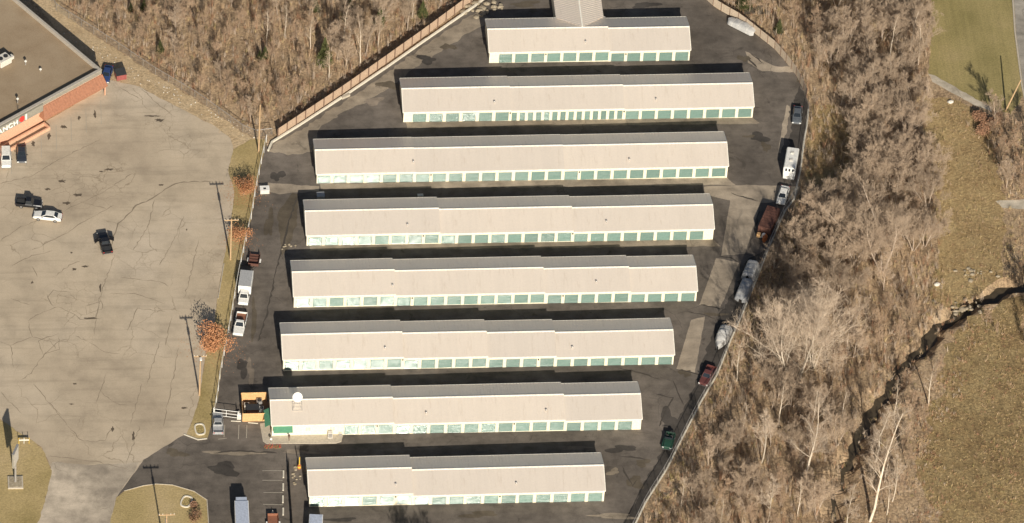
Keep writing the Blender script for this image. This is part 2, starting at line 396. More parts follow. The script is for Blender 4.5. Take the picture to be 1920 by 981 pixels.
sheet('storage_yard', YARD, .03, 'yard_asphalt', .06)
sheet('driveway', [(98, 866), (160, 872), (262, 868), (219, 933), (206, 981), (190, 1062), (45, 1062), (71, 981), (88, 927)], .024, 'drive_concrete', .15)
sheet('lawn_southwest', [(-60, 760), (0, 786), (37, 812), (78, 839), (98, 883), (88, 927), (71, 981), (45, 1062), (-60, 1062)], .035, 'lawn_tan', .15)
sheet('lawn_median', [(206, 981), (219, 933), (233, 921), (270, 911), (293, 908), (324, 910), (364, 922), (388, 938), (391, 981), (391, 1062), (190, 1062)], .04, 'lawn_tan', .08)
sheet('verge', [(349, 815), (357, 800), (373, 751), (388, 653), (398, 640), (408, 560), (420, 488), (434, 410), (440, 360), (428, 320), (438, 280), (470, 262), (500, 262), (487, 322), (479, 362), (471, 412), (460, 460),
                (449, 510), (438, 572), (430, 619), (421, 663), (412, 712), (408, 745), (402, 778), (388, 823), (371, 825)], .036, 'lawn_tan', .08)
sheet('straw_bank', [(20, -60), (90, -60), (100, 0), (153, 50), (217, 92), (286, 138), (365, 185), (402, 212), (471, 258), (500, 262), (470, 270), (438, 280), (405, 238), (355, 212), (300, 184), (262, 163), (204, 150), (190, 168), (181, 148), (60, 0)], .012, 'straw_dirt', .3)
sheet('lawn_northeast', [(1745, -60), (1748, 60), (1742, 140), (1775, 160), (1825, 185), (1862, 205), (1895, 215), (1922, 175), (1905, 60), (1897, -60)], .012, 'lawn_green', .3)
sheet('road', [(1897, -60), (1905, 60), (1918, 160), (1938, 260), (2010, 260), (2010, -60)], .025, 'road_grey', .05)
sheet('gravel_path', [(1740, 138), (1752, 142), (1785, 160), (1830, 186), (1862, 202), (1859, 210), (1822, 195), (1778, 171), (1748, 154)], .03, 'pale_gravel', .12)
sheet('straw_clearing', [(1735, 180), (1800, 190), (1850, 215), (1870, 300), (1885, 400), (1880, 520), (1840, 550), (1790, 580), (1745, 560), (1760, 480), (1765, 380), (1730, 300)], .01, 'straw', .6, 1.5)
sheet('straw_glade', [(1522, 195), (1570, 200), (1600, 250), (1605, 340), (1560, 352), (1512, 345), (1514, 280)], .01, 'straw', .5, 1.5)
sheet('concrete_slab', [(1866, 377), (1925, 374), (1925, 393), (1880, 390)], .03, 'pale_gravel', .1)
sheet('scrub_meadow', [(2010, 540), (1925, 552), (1880, 563), (1835, 590), (1795, 618), (1775, 660), (1760, 700), (1765, 745), (1735, 780), (1745, 830), (1720, 880), (1735, 930), (1770, 960), (1740, 1062), (2010, 1062)], .012, 'scrub_meadow', 1.2, 1.5)
# patches, repairs and dust in the yard
sheet('asphalt_patch', [(1320, 350), (1400, 347), (1500, 350), (1492, 372), (1440, 381), (1426, 381), (1397, 476), (1352, 480), (1369, 376), (1322, 366)], .036, 'light_patch', .06)
sheet('asphalt_patch', [(1343, 484), (1386, 493), (1350, 579), (1311, 572)], .036, 'light_patch', .06)
sheet('asphalt_patch', [(1296, 600), (1322, 594), (1303, 699), (1268, 692)], .036, 'light_patch', .06)
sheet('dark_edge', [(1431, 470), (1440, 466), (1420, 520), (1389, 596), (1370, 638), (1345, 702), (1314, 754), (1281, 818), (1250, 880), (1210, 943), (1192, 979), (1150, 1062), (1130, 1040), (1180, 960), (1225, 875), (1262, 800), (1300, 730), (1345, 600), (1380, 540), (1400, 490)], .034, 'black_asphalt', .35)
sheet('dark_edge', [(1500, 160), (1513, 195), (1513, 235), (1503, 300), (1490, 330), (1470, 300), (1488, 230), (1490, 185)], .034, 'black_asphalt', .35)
sheet('worn_strip', [(505, 284), (512, 272), (570, 240), (650, 188), (730, 133), (806, 80), (880, 30), (905, 18), (920, 40), (880, 62), (790, 118), (735, 160), (690, 190), (640, 212), (600, 240), (585, 285), (540, 292)], .034, 'gravelly', .3)
sheet('worn_strip', [(1398, 96), (1412, 104), (1450, 124), (1490, 126), (1498, 134), (1480, 136), (1430, 134), (1402, 118)], .034, 'light_patch', .15)
sheet('worn_strip', [(1466, 240), (1476, 196), (1482, 200), (1474, 250), (1464, 288), (1458, 286)], .034, 'light_patch', .15)
sheet('asphalt_patch', [(484, 342), (548, 346), (600, 350), (598, 358), (556, 362), (524, 364), (484, 358)], .034, 'light_patch', .15)
sheet('asphalt_patch', [(520, 400), (548, 362), (560, 365), (556, 420), (540, 470), (528, 480)], .035, 'dim_asphalt', .15)
for x0, x1, yb in ((917, 1293, 119), (757, 1411, 231), (596, 1365, 346), (576, 1338, 461), (551, 1306, 577), (531, 1262, 696), (640, 1200, 817), (580, 1133, 951)):
    sheet('pale_apron', [(x0+4, yb-1), (x1-4, yb-15 if x1-x0 > 500 else yb-6), (x1+14, yb+1 if x1-x0 > 500 else yb+4), (x0+6, yb+9)], .037, 'light_patch' if yb in (346, 577) else 'gravelly', .12, seed=yb) if yb in (231, 346, 461) else None
def blotch(name, px, py, a, b, mat, off, seed):
    rn = random.Random(seed); pts = []
    for k in range(30):
        t = 2*pi*k/30; r = .75+.22*sin(2*t+seed)+.16*sin(3*t+2.3*seed)+.10*sin(5*t+seed*1.7)+rn.uniform(-.06, .06); pts.append(GXY(px+a*cos(t)*r, py+b*sin(t)*r))
    sheet(name, pts, off, mat, 0, world=True)
for k, (px, py, a, b) in enumerate(((1424, 258, 20, 12), (1436, 276, 9, 14), (1405, 256, 12, 4), (1165, 842, 34, 9), (1205, 868, 20, 8), (1190, 905, 26, 12), (1255, 790, 22, 26), (1285, 700, 14, 10), (1420, 20, 26, 12), (1210, 10, 30, 8), (985, 8, 34, 7), (1000, 20, 12, 5),
        (800, 112, 22, 10), (730, 160, 26, 10), (840, 88, 16, 8), (520, 330, 16, 12), (505, 420, 12, 30), (476, 600, 8, 40), (455, 690, 14, 20), (1500, 150, 8, 10), (1340, 590, 22, 5), (640, 975, 30, 6), (900, 965, 40, 8), (1230, 640, 12, 16), (420, 880, 40, 14), (330, 850, 26, 9), (1395, 110, 14, 8))):
    blotch('dark_stain', px, py, a, b, 'dim_asphalt' if k % 3 else 'black_asphalt', .0385+.0001*k, k)
for k, (px, py, a, b) in enumerate(((1255, 925, 14, 6), (1150, 885, 14, 8), (1080, 840, 40, 4), (1150, 968, 60, 6), (560, 848, 40, 5), (440, 850, 60, 6), (1460, 60, 10, 10), (1330, 300, 30, 20), (700, 190, 26, 8), (620, 215, 20, 8), (470, 700, 8, 30))):
    blotch('dusty_patch', px, py, a, b, 'gravelly' if k % 2 else 'yard_light', .0365+.0001*k, 40+k)
# tar repairs and painted bays
mb = MB()
for ln in ([(1343, 480), (1352, 481), (1370, 484), (1386, 493)], [(1397, 476), (1412, 480)], [(1313, 572), (1335, 576), (1352, 580)], [(1288, 585), (1320, 590), (1340, 598)],
           [(1268, 692), (1300, 700), (1318, 706)], [(1230, 740), (1262, 746), (1246, 775), (1236, 800)], [(1262, 712), (1275, 745), (1282, 760)], [(1160, 690), (1200, 700), (1240, 712)],
           [(1370, 362), (1400, 372), (1426, 378)], [(1160, 855), (1200, 860), (1210, 862)], [(1195, 900), (1186, 912), (1165, 873)], [(1425, 395), (1412, 440), (1403, 470)], [(558, 368), (540, 420), (520, 500), (500, 590), (484, 640)],
           [(400, 850), (440, 846), (520, 850)], [(1230, 250), (1300, 258), (1350, 262)], [(1395, 105), (1420, 128)], [(1405, 98), (1432, 120)]):
    strip_mb(mb, ln, .28, .041, True, jit=.15, seed=int(ln[0][0]))
tl = mb.build('tar_seams', 'tar'); tl['kind'] = 'structure'
mb = MB()
for a, b in (((492, 883), (530, 883)), ((492, 901), (530, 901)), ((494, 924), (531, 924)), ((493, 946), (531, 947)), ((421.6, 797), (420, 820)), ((448, 797), (447, 824)), ((463, 797), (462, 822)), ((409, 824), (425, 822))):
    strip_mb(mb, [a, b], .13, .043)
for i in range(7):
    a = (189-28*i, 188+15.5*i); strip_mb(mb, [a, (a[0]+1, a[1]+46)], .10, .043)
ps = mb.build('painted_bays', 'stripe'); ps['kind'] = 'structure'
mb = MB()
CR = [[(205, 472), (214, 442), (222, 420), (242, 401), (256, 386), (286, 373), (309, 355), (336, 343), (362, 341), (398, 340)], [(0, 452), (40, 425), (110, 400), (190, 362), (250, 325)], [(60, 470), (120, 440), (175, 405), (215, 385)],
      [(225, 520), (258, 524), (300, 528), (316, 538)], [(205, 550), (250, 551), (290, 562), (310, 570)], [(62, 720), (100, 765), (150, 825), (172, 828), (196, 826), (212, 800)], [(0, 735), (40, 775)],
      [(175, 630), (185, 565), (205, 505), (215, 478)], [(262, 800), (240, 860), (236, 872)], [(244, 795), (252, 770), (266, 720)], [(90, 855), (140, 861), (180, 866), (240, 880)],
      [(20, 648), (60, 632), (52, 602)], [(60, 632), (95, 640), (105, 655)], [(52, 602), (80, 585), (110, 575), (140, 590), (120, 612)], [(88, 560), (100, 545), (130, 548)], [(100, 520), (130, 498), (150, 490)], [(80, 668), (110, 640), (130, 635)],
      [(140, 590), (150, 600), (190, 598)], [(110, 632), (112, 655), (80, 665), (72, 640), (110, 625)], [(160, 575), (190, 565), (192, 580), (162, 590), (160, 575)], [(240, 620), (258, 578), (310, 585)], [(310, 650), (322, 590)], [(345, 560), (362, 500), (372, 450)],
      [(300, 498), (330, 440), (345, 405)], [(250, 470), (280, 420), (290, 375)], [(0, 345), (60, 330), (110, 300), (190, 260)], [(150, 378), (200, 392)], [(86, 660), (58, 700), (40, 712)], [(166, 640), (196, 660), (226, 664)],
      [(300, 640), (284, 690), (276, 720)], [(335, 652), (318, 740), (306, 800)], [(190, 730), (196, 742), (226, 760), (238, 758)], [(262, 163), (300, 200), (330, 220)], [(225, 165), (262, 186)],
      [(20, 500), (60, 480), (100, 470)], [(60, 500), (70, 520)], [(100, 575), (88, 552)], [(130, 548), (142, 562)], [(20, 560), (55, 572)], [(190, 560), (178, 600)], [(140, 630), (166, 640)], [(200, 700), (180, 755)], [(0, 640), (20, 648), (26, 690)]]
for i, ln in enumerate(CR): strip_mb(mb, ln, .10 if i else .2, .026, True, jit=.16, seed=i)
ck = mb.build('pavement_cracks', 'crack'); ck['kind'] = 'structure'
mb = MB(); rn = random.Random(3)
for x, y, a, b in ((299, 226, 9, 3.5), (285, 218, 16, 1.5), (148, 222, 3, 4), (178, 214, 3, 7), (120, 238, 6, 4), (92, 256, 4, 6), (62, 270, 4, 6), (116, 340, 9, 3), (146, 366, 10, 3.4), (126, 381, 9, 3.2), (90, 355, 6, 2.2), (303, 347, 5, 2), (250, 819, 3, 9), (60, 530, 3, 3), (188, 540, 2.5, 10),
                   (168, 597, 14, 2), (346, 765, 6, 2.4), (141, 720, 4, 2), (134, 758, 5, 1.6), (211, 805, 3, 5), (140, 505, 5, 3), (160, 500, 7, 2), (134, 474, 3, 1.5), (350, 431, 2, 2), (205, 318, 9, 2), (190, 322, 5, 1.5)):
    pts = []
    for k in range(18):
        t = 2*pi*k/18; r = rn.uniform(.45, 1.2); pts.append(GXY(x+a*cos(t)*r, y+b*sin(t)*r))
    c = GXY(x, y); n = len(mb.v)
    mb.add([(c[0], c[1], gz(c[0])+.027)]+[(q[0], q[1], gz(q[0])+.027) for q in pts], [(0, 1+(k+1) % 18, 1+k) for k in range(18)])
st_ = mb.build('oil_stains', 'stain'); st_['kind'] = 'structure'
# kerbs
def kerb(name, px, wd, hh, mat):
    pts = [GXY(*p) for p in px]; mbk = MB()
    for (x1, y1), (x2, y2) in zip(pts[:-1], pts[1:]):
        L = hypot(x2-x1, y2-y1); a = atan2(y2-y1, x2-x1); z = gz((x1+x2)/2)
        mbk.box(-.02, L+.02, -wd/2, wd/2, z-.1, z+hh, a, (x1, y1))
    o = mbk.build(name, mat); o['kind'] = 'structure'; return o
kerb('kerb', KERB_NW[1:], .32, .45, 'kerb_white')
kerb('kerb', KERB_NW[:2], .32, .451, 'kerb_white')
kerb('kerb', [(345, 815), (371, 825), (388, 823)], .2, .14, 'kerb_white')
kerb('kerb', [(233, 921), (270, 911), (293, 908), (324, 910), (364, 922), (388, 938), (391, 981), (391, 1062)], .15, .13, 'concrete')
kerb('kerb', [(409, 560), (420, 495)], .15, .13, 'concrete')
kerb('kerb', [(1895, -60), (1903, 60), (1916, 160), (1936, 260)], .3, .14, 'concrete')

# ------------------------------------------------------------------ storage buildings
W_, H_, R_ = 9.14, 2.871, 1.732
SL = R_/(W_/2)
def seam_roof(mb, x0, x1, y0, zf, over=.09):
    """two slopes of standing-seam sheeting with raised seams, 5 cm thick"""
    yr = y0+W_/2
    for sgn in (-1, 1):
        ye = yr+sgn*(W_/2+over); ze = zf+H_-over*SL; zr = zf+H_+R_
        vs = [(x0, yr, zr), (x1, yr, zr), (x1, ye, ze), (x0, ye, ze)]
        lo = [(a, b, c-.08) for a, b, c in vs]
        order = [(0, 1, 2, 3), (7, 6, 5, 4), (0, 4, 5, 1), (1, 5, 6, 2), (2, 6, 7, 3), (3, 7, 4, 0)]
        if sgn > 0: order = [q[::-1] for q in order]
        mb.add(vs+lo, order)
        n = max(1, int((x1-x0)/.61))
        for i in range(n+1):
            x = x0+.02+(x1-x0-.04)*i/n; a = .018
            r = [(x-a, yr, zr+.003), (x+a, yr, zr+.003), (x+a, ye, ze+.003), (x-a, ye, ze+.003)]
            t = [(p, q, s+.042) for p, q, s in r]
            od = [(4, 7, 6, 5), (0, 4, 5, 1), (1, 5, 6, 2), (2, 6, 7, 3), (3, 7, 4, 0)]
            mb.add(r+t, od)
DOORH = 2.17
def door_mesh(w):
    n = 22; vs = []; fs = []
    prof = [(-.018-.018*cos(2*pi*k/6), DOORH*k/(n*6)) for k in range(n*6+1)]
    for y, z in prof: vs += [(-w/2, y, z), (w/2, y, z)]
    fs = [(2*k, 2*k+1, 2*k+3, 2*k+2) for k in range(n*6)]
    me = bpy.data.meshes.new('door'); me.from_pydata(vs, [], fs); me.materials.append(MATS['door_green'])
    me.polygons.foreach_set('use_smooth', [True]*len(fs)); me.update(); return me
DM = {2.42: door_mesh(2.42), .92: door_mesh(.92)}
# door frame + hasp as one small sub-part mesh
def frame_mesh(w):
    mb = MB(); mb.box(-w/2-.05, -w/2, -.04, .02, 0, DOORH+.05); mb.box(w/2, w/2+.05, -.04, .02, 0, DOORH+.05); mb.box(-w/2, w/2, -.04, .02, DOORH, DOORH+.05)
    o = mb.build('door_frame', 'door_frame'); me = o.data; bpy.data.objects.remove(o); return me
def hasp_mesh():
    mb = MB(); mb.box(-.06, .06, -.06, -.035, .95, 1.07); mb.tube((0, -.08, .98), (0, -.08, .90), .03)
    o = mb.build('latch', 'chrome'); me = o.data; bpy.data.objects.remove(o); return me
FM = {2.42: frame_mesh(2.42), .92: frame_mesh(.92)}; HM = hasp_mesh()
def link_mesh(name, me, parent, loc, rz=0):
    o = bpy.data.objects.new(name, me); COL.objects.link(o); o.parent = parent; o.location = loc; o.rotation_euler = (0, 0, rz); return o

BLD = [ # x0, x1, y0, zL, zR, front pixel ends, ridge breaks (px), doors [(first,last,n,width)], vents, label
    (.17, 38.46, 54.19, -.39, -.74, (917.3, 1293), [1141], [(947.8, 1278, 12, 2.42)], [(1098, 80)], 'northernmost cream storage building, T-shaped with a rear wing and twelve green doors'),
    (-17.32, 48.82, 38.12, -.37, -.73, (757, 1411), [956, 1168], [(787, 940.8, 6, 2.42), (963.6, 1161, 14, .92), (1184.3, 1395.6, 8, 2.42)], [(927, 193), (1230, 188)], 'long cream storage building with a run of narrow green doors in its middle'),
    (-34.64, 42.20, 21.86, -.32, -.51, (596, 1365), [778, 1057], [(608.8, 1348.5, 25, 2.42)], [(775, 305), (1180, 301)], 'longest cream storage building, just south of the one with narrow doors'),
    (-37.53, 37.80, 5.36, -.08, -.69, (576, 1338), [824, 1073], [(592, 1306.5, 24, 2.42)], [(764, 423), (1137, 417)], 'cream storage building fourth from the north with a blank east end of its door wall'),
    (-40.85, 33.02, -10.69, .10, -.80, (551, 1306), [740, 1019, 1180], [(568, 1290, 24, 2.42)], [(736, 537), (1118, 530)], 'cream storage building with four stepped roof sections beside two grey tarped trailers'),
    (-43.76, 27.14, -26.87, .25, -.84, (531, 1262), [754, 912, 1040], [(547.5, 1246.4, 23, 2.42)], [(722, 654), (1073, 653)], 'cream storage building directly behind the one with the green office awnings'),
    (-46.72, 19.61, -43.13, .07, -.56, (510, 1200), [736, 1056], [(658, 1169.8, 17, 2.42)], [(799, 776), (1024, 771)], 'cream storage building with green awnings over an office and a white dish on the roof'),
    (-41.13, 11.31, -60.66, .09, -.50, (582, 1133), [774], [(597, 1116.2, 17, 2.42)], [(742, 910), (968, 908)], 'southernmost and shortest plain cream storage building, nearest the camera')]
def roof_hit(px, py, y0, zf):
    h = H_+.8
    for _ in range(12):
        p = G(px, py, h); h = (zf+H_+(p[1]-y0)*SL)-gz(p[0])
    return G(px, py, h)
def build_storage(i, x0, x1, y0, zL, zR, pe, brk, doors, vents, label):
    root = thing('storage_building', (x0, y0, 0), 0, label, 'storage building', 'rows of cream self-storage buildings')
    def P(mbq, *a, **k):
        mbq.v = [(x-x0, y-y0, z) for x, y, z in mbq.v]; return mbq.build(*a, parent=root, **k)
    xs = [x0]+[x0+(b-pe[0]+1)/(pe[1]-pe[0])*(x1-x0) for b in brk]+[x1]
    ns = len(xs)-1; fl = [zL+(zR-zL)*(k/(ns-1)) if ns > 1 else zL for k in range(ns)]
    def seg(x):
        for k in range(ns):
            if x < xs[k+1]: return k
        return ns-1
    allD = []
    for a, b, n, wd in doors:
        for k in range(n):
            px = a+(b-a)*k/max(1, n-1); x = x0+(px-pe[0])/(pe[1]-pe[0])*(x1-x0)
            s_ = seg(x); x = min(max(x, xs[s_]+wd/2+.12), xs[s_+1]-wd/2-.12); allD.append((x, wd, s_))
    wall = MB()
    for k in range(ns):
        a, b, z = xs[k], xs[k+1], fl[k]; zb = min(gz(a), gz(b), z)-.3; e = .0 if k == 0 else .004
        ya, yb = y0, y0+W_; top = z+H_-.10
        ds = sorted(d for d in allD if d[2] == k); cur = a
        for (dx, wd, _) in ds:
            if dx-wd/2 > cur+.005: wall.box(cur, dx-wd/2, ya, ya+.18, zb, top)
            wall.box(dx-wd/2, dx+wd/2, ya, ya+.18, z+DOORH, top); wall.box(dx-wd/2, dx+wd/2, ya+.02, ya+.16, zb, z+.01)
            wall.box(dx-wd/2, dx+wd/2, ya+.13, ya+.17, z+.02, z+DOORH-.01)
            cur = dx+wd/2
        wall.box(cur, b, ya, ya+.18, zb, top); wall.box(a, b, yb-.18, yb, zb, top)
        yr = (ya+yb)/2; zt = z+H_-.1
        for xa, xb in ((a+.001, a+.16), (b-.16, b-.001)):
            vs = [(x, y, q) for x in (xa, xb) for y, q in ((ya+.181, zb), (yb-.181, zb), (yb-.181, zt), (yr, zt+R_), (ya+.181, zt))]
            wall.add(vs, [(4, 3, 2, 1, 0), (5, 6, 7, 8, 9)]+[(q, (q+1) % 5, 5+(q+1) % 5, 5+q) for q in range(5)])
    P(wall, 'wall', 'cream_wall')
    for k in range(ns):
        r = MB(); seam_roof(r, xs[k]-(.12 if k == 0 else -.002*k), xs[k+1]+(.12 if k == ns-1 else 0), y0, fl[k]); P(r, 'roof', 'roof_metal')
        c = MB(); yr = y0+W_/2; zr = fl[k]+H_+R_; xa, xb = xs[k]-(.14 if k == 0 else 0), xs[k+1]+(.14 if k == ns-1 else 0)
        vs = [(x, yr+dy, zr+.06-abs(dy)*SL) for x in (xa, xb) for dy in (-.17, 0, .17)]; vs += [(x, y, z-.05) for x, y, z in vs]
        c.add(vs, [(0, 3, 4, 1), (1, 4, 5, 2), (0, 6, 9, 3), (2, 5, 11, 8), (0, 1, 7, 6), (1, 2, 8, 7), (3, 9, 10, 4), (4, 10, 11, 5)]); P(c, 'ridge_cap', 'trim_cream')
        for sg, yy in ((-1, y0-.092), (1, y0+W_+.092)):
            g = MB(); zz = fl[k]+H_-.09*SL; g.box(xa, xb, min(yy, yy+sg*.09), max(yy, yy+sg*.09), zz-.15, zz+.005); P(g, 'gutter', 'trim_cream')
    for xx, z in ((x0-.14, fl[0]), (x1+.14, fl[-1])):
        for sg in (-1, 1):
            rk = MB(); ye = y0+W_/2+sg*(W_/2+.10); p = [(xx-.05, ye, z+H_-.10*SL+.05), (xx+.05, ye, z+H_-.10*SL+.05), (xx+.05, y0+W_/2, z+H_+R_+.05), (xx-.05, y0+W_/2, z+H_+R_+.05)]
            rk.add(p+[(a, b, c-.2) for a, b, c in p], [(0, 1, 2, 3), (7, 6, 5, 4), (0, 4, 5, 1), (1, 5, 6, 2), (2, 6, 7, 3), (3, 7, 4, 0)]); P(rk, 'rake_trim', 'trim_cream')
    rn = random.Random(i*17+3)
    for (dx, wd, s_) in allD:
        d = link_mesh('door' if wd > 1 else 'narrow_door', DM[wd], root, (dx-x0, .06, fl[s_]), radians(rn.gauss(.25, .24)))
        link_mesh('door_frame', FM[wd], d, (0, -.05, 0)); link_mesh('latch', HM, d, (wd/2-.18, 0, 0))
    for (px, py) in vents:
        x = x0+(px-pe[0])/(pe[1]-pe[0])*(x1-x0); q = roof_hit(px, py, y0, fl[seg(x)])
        v = MB(); v.tube((q[0], q[1], q[2]-.1), (q[0], q[1], q[2]+.42), .10, n=10); v.tube((q[0], q[1], q[2]+.40), (q[0], q[1], q[2]+.52), .2, .1, n=10); P(v, 'roof_vent', 'galv')
    for xx, z in ((x0+.15, fl[0]), (x1-.15, fl[-1])):
        v = MB(); v.box(xx-.05, xx+.05, y0-.075, y0-.004, gz(xx)+.1, z+H_-.2); P(v, 'downspout', 'trim_cream')
    for f_ in (.27, .63):
        xx = x0+(x1-x0)*f_; k = min(range(len(allD)), key=lambda j: abs(allD[j][0]-xx)); dx, wd, s_ = allD[k]; xx = dx+wd/2+.3
        v = MB(); v.box(xx-.12, xx+.12, y0-.18, y0-.004, fl[s_]+1.9, fl[s_]+2.15); P(v, 'wall_lamp', 'dark_metal')
    if i == 0:   # rear wing
        xc = 18.15; yr = y0+W_/2; ye = y0+W_+24; z = fl[0]; r = MB(); hw = W_/2
        for sg in (-1, 1):
            q = [(xc, yr, z+H_+R_), (xc+sg*hw, yr+hw, z+H_), (xc+sg*hw, ye, z+H_), (xc, ye, z+H_+R_)]
            q = [(a, b, c+.06) for a, b, c in q]; lo = [(a, b, c-.055) for a, b, c in q]
            od = [(0, 1, 2, 3), (7, 6, 5, 4), (0, 4, 5, 1), (1, 5, 6, 2), (2, 6, 7, 3), (3, 7, 4, 0)]
            r.add(q+lo, od if sg > 0 else [f[::-1] for f in od])
            for n in range(1, 54):
                yy = yr+n*.61; xs_ = min(hw, yy-yr)
                if yy > ye-.1: break
                a = (xc, z+H_+R_+.065); b = (xc+sg*xs_, z+H_+R_-xs_*SL+.065)
                r.add([(a[0], yy-.018, a[1]), (a[0], yy+.018, a[1]), (b[0], yy+.018, b[1]), (b[0], yy-.018, b[1]), (a[0], yy-.018, a[1]+.03), (a[0], yy+.018, a[1]+.03), (b[0], yy+.018, b[1]+.03), (b[0], yy-.018, b[1]+.03)],
                      [(4, 5, 6, 7), (0, 1, 5, 4), (2, 3, 7, 6), (1, 2, 6, 5), (0, 4, 7, 3)])
        P(r, 'wing_roof', 'roof_metal')
        wl = MB()
        for sg in (-1, 1):
            xa, xb = sorted((xc+sg*(hw-.2), xc+sg*(hw-.02))); wl.box(xa, xb, y0+W_+.02, ye-.1, z-.5, z+H_-.06)
        wl.add([(xc-hw+.2, ye-.15, z-.5), (xc+hw-.2, ye-.15, z-.5), (xc+hw-.2, ye-.15, z+H_-.05), (xc, ye-.15, z+H_+R_-.12), (xc-hw+.2, ye-.15, z+H_-.05)], [(4, 3, 2, 1, 0)])
        P(wl, 'wing_wall', 'cream_wall')
        c = MB(); c.box(xc-.14, xc+.14, yr+.05, ye+.05, z+H_+R_+.02, z+H_+R_+.10); P(c, 'ridge_cap', 'trim_cream')
    return root, fl, xs
roots = [build_storage(i, *b) for i, b in enumerate(BLD)]

# office at the west end of the seventh building
root, fl, xs = roots[6]; OX, OY = -46.72, -43.13; OZ = fl[0]
def OP(mbq, *a, **k):
    mbq.v = [(x-OX, y-OY, z) for x, y, z in mbq.v]; return mbq.build(*a, parent=root, **k)
def ox(px): return BLD[6][0]+(px-510)/690*(BLD[6][1]-BLD[6][0])
a = MB(); xa, xb = ox(512), ox(548)
def slab(mb, x0, x1, y0, z0, y1, z1, th=.06):
    q = [(x0, y0, z0), (x1, y0, z0), (x1, y1, z1), (x0, y1, z1)]; mb.add(q+[(x, y, z-th) for x, y, z in q], [(0, 1, 2, 3), (7, 6, 5, 4), (0, 4, 5, 1), (1, 5, 6, 2), (2, 6, 7, 3), (3, 7, 4, 0)])
slab(a, xa, xb, OY-1.15, OZ+2.15, OY-.01, OZ+2.78)
a.box(xa, xb, OY-1.17, OY-1.12, OZ+1.95, OZ+2.14)
OP(a, 'awning', 'awning_green')
a = MB(); y0_, y1_ = OY+.4, OY+4.6
q = [(OX-1.2, y0_, OZ+2.0), (OX-.02, y0_, OZ+2.75), (OX-.02, y1_, OZ+2.75), (OX-1.2, y1_, OZ+2.0)]
a.add(q+[(x, y, z-.06) for x, y, z in q], [(0, 1, 2, 3), (7, 6, 5, 4), (0, 4, 5, 1), (1, 5, 6, 2), (2, 6, 7, 3), (3, 7, 4, 0)]); a.box(OX-1.22, OX-1.16, y0_, y1_, OZ+1.8, OZ+1.99)
OP(a, 'awning', 'awning_green')
def window(x, w, z0, z1, n=1, mat='glass'):
    f = MB()
    f.box(x-w/2-.07, x-w/2, OY-.05, OY-.003, z0-.07, z1+.07); f.box(x+w/2, x+w/2+.07, OY-.05, OY-.003, z0-.07, z1+.07)
    f.box(x-w/2, x+w/2, OY-.05, OY-.003, z1, z1+.07); f.box(x-w/2, x+w/2, OY-.05, OY-.003, z0-.07, z0)
    if n > 1: f.box(x-.03, x+.03, OY-.05, OY-.003, z0, z1)
    fo = OP(f, 'window', 'offwhite' if mat == 'glass' else 'trim_cream')
    g = MB(); g.box(x-w/2, x+w/2, OY-.028, OY-.006, z0, z1); g.v = [(p-OX, q-OY, r) for p, q, r in g.v]; g.build('pane', mat, fo)
M('blind', (.60, .57, .45), .5)
window(ox(518.5), 1.0, OZ+.95, OZ+1.75); window(ox(577), .95, OZ+1.1, OZ+2.1, 2, 'blind'); window(ox(622), .95, OZ+1.1, OZ+2.1, 2, 'blind')
d = MB(); d.box(ox(538)-.45, ox(538)+.45, OY-.04, OY-.003, OZ+.05, OZ+2.1); dd = OP(d, 'entrance_door', 'offwhite')
d = MB(); d.tube((ox(538)+.35-OX, -.09, OZ+.9), (ox(538)+.35-OX, -.09, OZ+1.15), .02); d.build('handle', 'chrome', dd)
kerb_px = [(487, 795), (505, 792), (507, 812), (640, 812), (643, 818), (640, 829), (630, 832), (500, 833), (493, 828)]
pts = [GXY(*p) for p in kerb_px]
mb = MB(); mb.prism([(x, y) for x, y in pts][::-1], gz(OX)-.1, gz(OX)+.13); sw = mb.build('sidewalk', 'concrete'); sw['kind'] = 'structure'
# white dish on its roof frame
def satellite_dish():
    base = roof_hit(557, 758, OY, OZ); x, y = base[0], base[1]+1.9; zr = OZ+H_+(min(y, OY+W_/2)-OY)*SL
    y = OY+W_/2-1.0; zr = OZ+H_+(W_/2-1.0)*SL
    t = thing('satellite_dish', (x, y, zr), 0, 'big white round dish standing on a metal frame on the office roof', 'dish')
    f = MB()
    for sx in (-.85, .85):
        f.tube((sx, -1.1, -1.1*SL+.06), (sx, .6, .6*SL+.06), .04); f.tube((sx, -1.0, -.9*SL), (0, 0, 1.5), .03); f.tube((sx, .5, .5*SL), (0, 0, 1.5), .03)
    for yy in (-1.1, -.5, .1): f.tube((-.85, yy, yy*SL+.07), (.85, yy, yy*SL+.07), .035)
    f.build('frame', 'galv', t); m_ = MB(); m_.tube((0, 0, .3), (0, 0, 2.0), .06); m_.build('mast', 'galv', t)
    dm = MB(); n = 24; rings = [(0, 0), (.25, .02), (.5, .08), (.75, .18), (.9, .27)]
    axis = Vector((0.05, -.75, .66)).normalized(); u = axis.orthogonal().normalized(); v = axis.cross(u); c = Vector((0, -.1, 2.0))
    vs = [c]
    for r, h in rings[1:]:
        for k in range(n): a_ = 2*pi*k/n; vs.append(c+u*(r*cos(a_))+v*(r*sin(a_))+axis*h)
    fs = [(0, 1+k, 1+(k+1) % n) for k in range(n)]
    for j in range(len(rings)-2): fs += [(1+j*n+k, 1+(j+1)*n+k, 1+(j+1)*n+(k+1) % n, 1+j*n+(k+1) % n) for k in range(n)]
    nb = len(vs); vs += [p-axis*.04 for p in vs]; fs += [tuple(nb+q for q in f)[::-1] for f in fs]
    dm.add(vs, fs); dm.build('reflector', 'white', t, True)
    a_ = MB(); a_.tube(c, c+axis*.75, .02); a_.tube(c+axis*.7, c+axis*.85, .06); a_.build('feed_arm', 'galv', t)
satellite_dish()

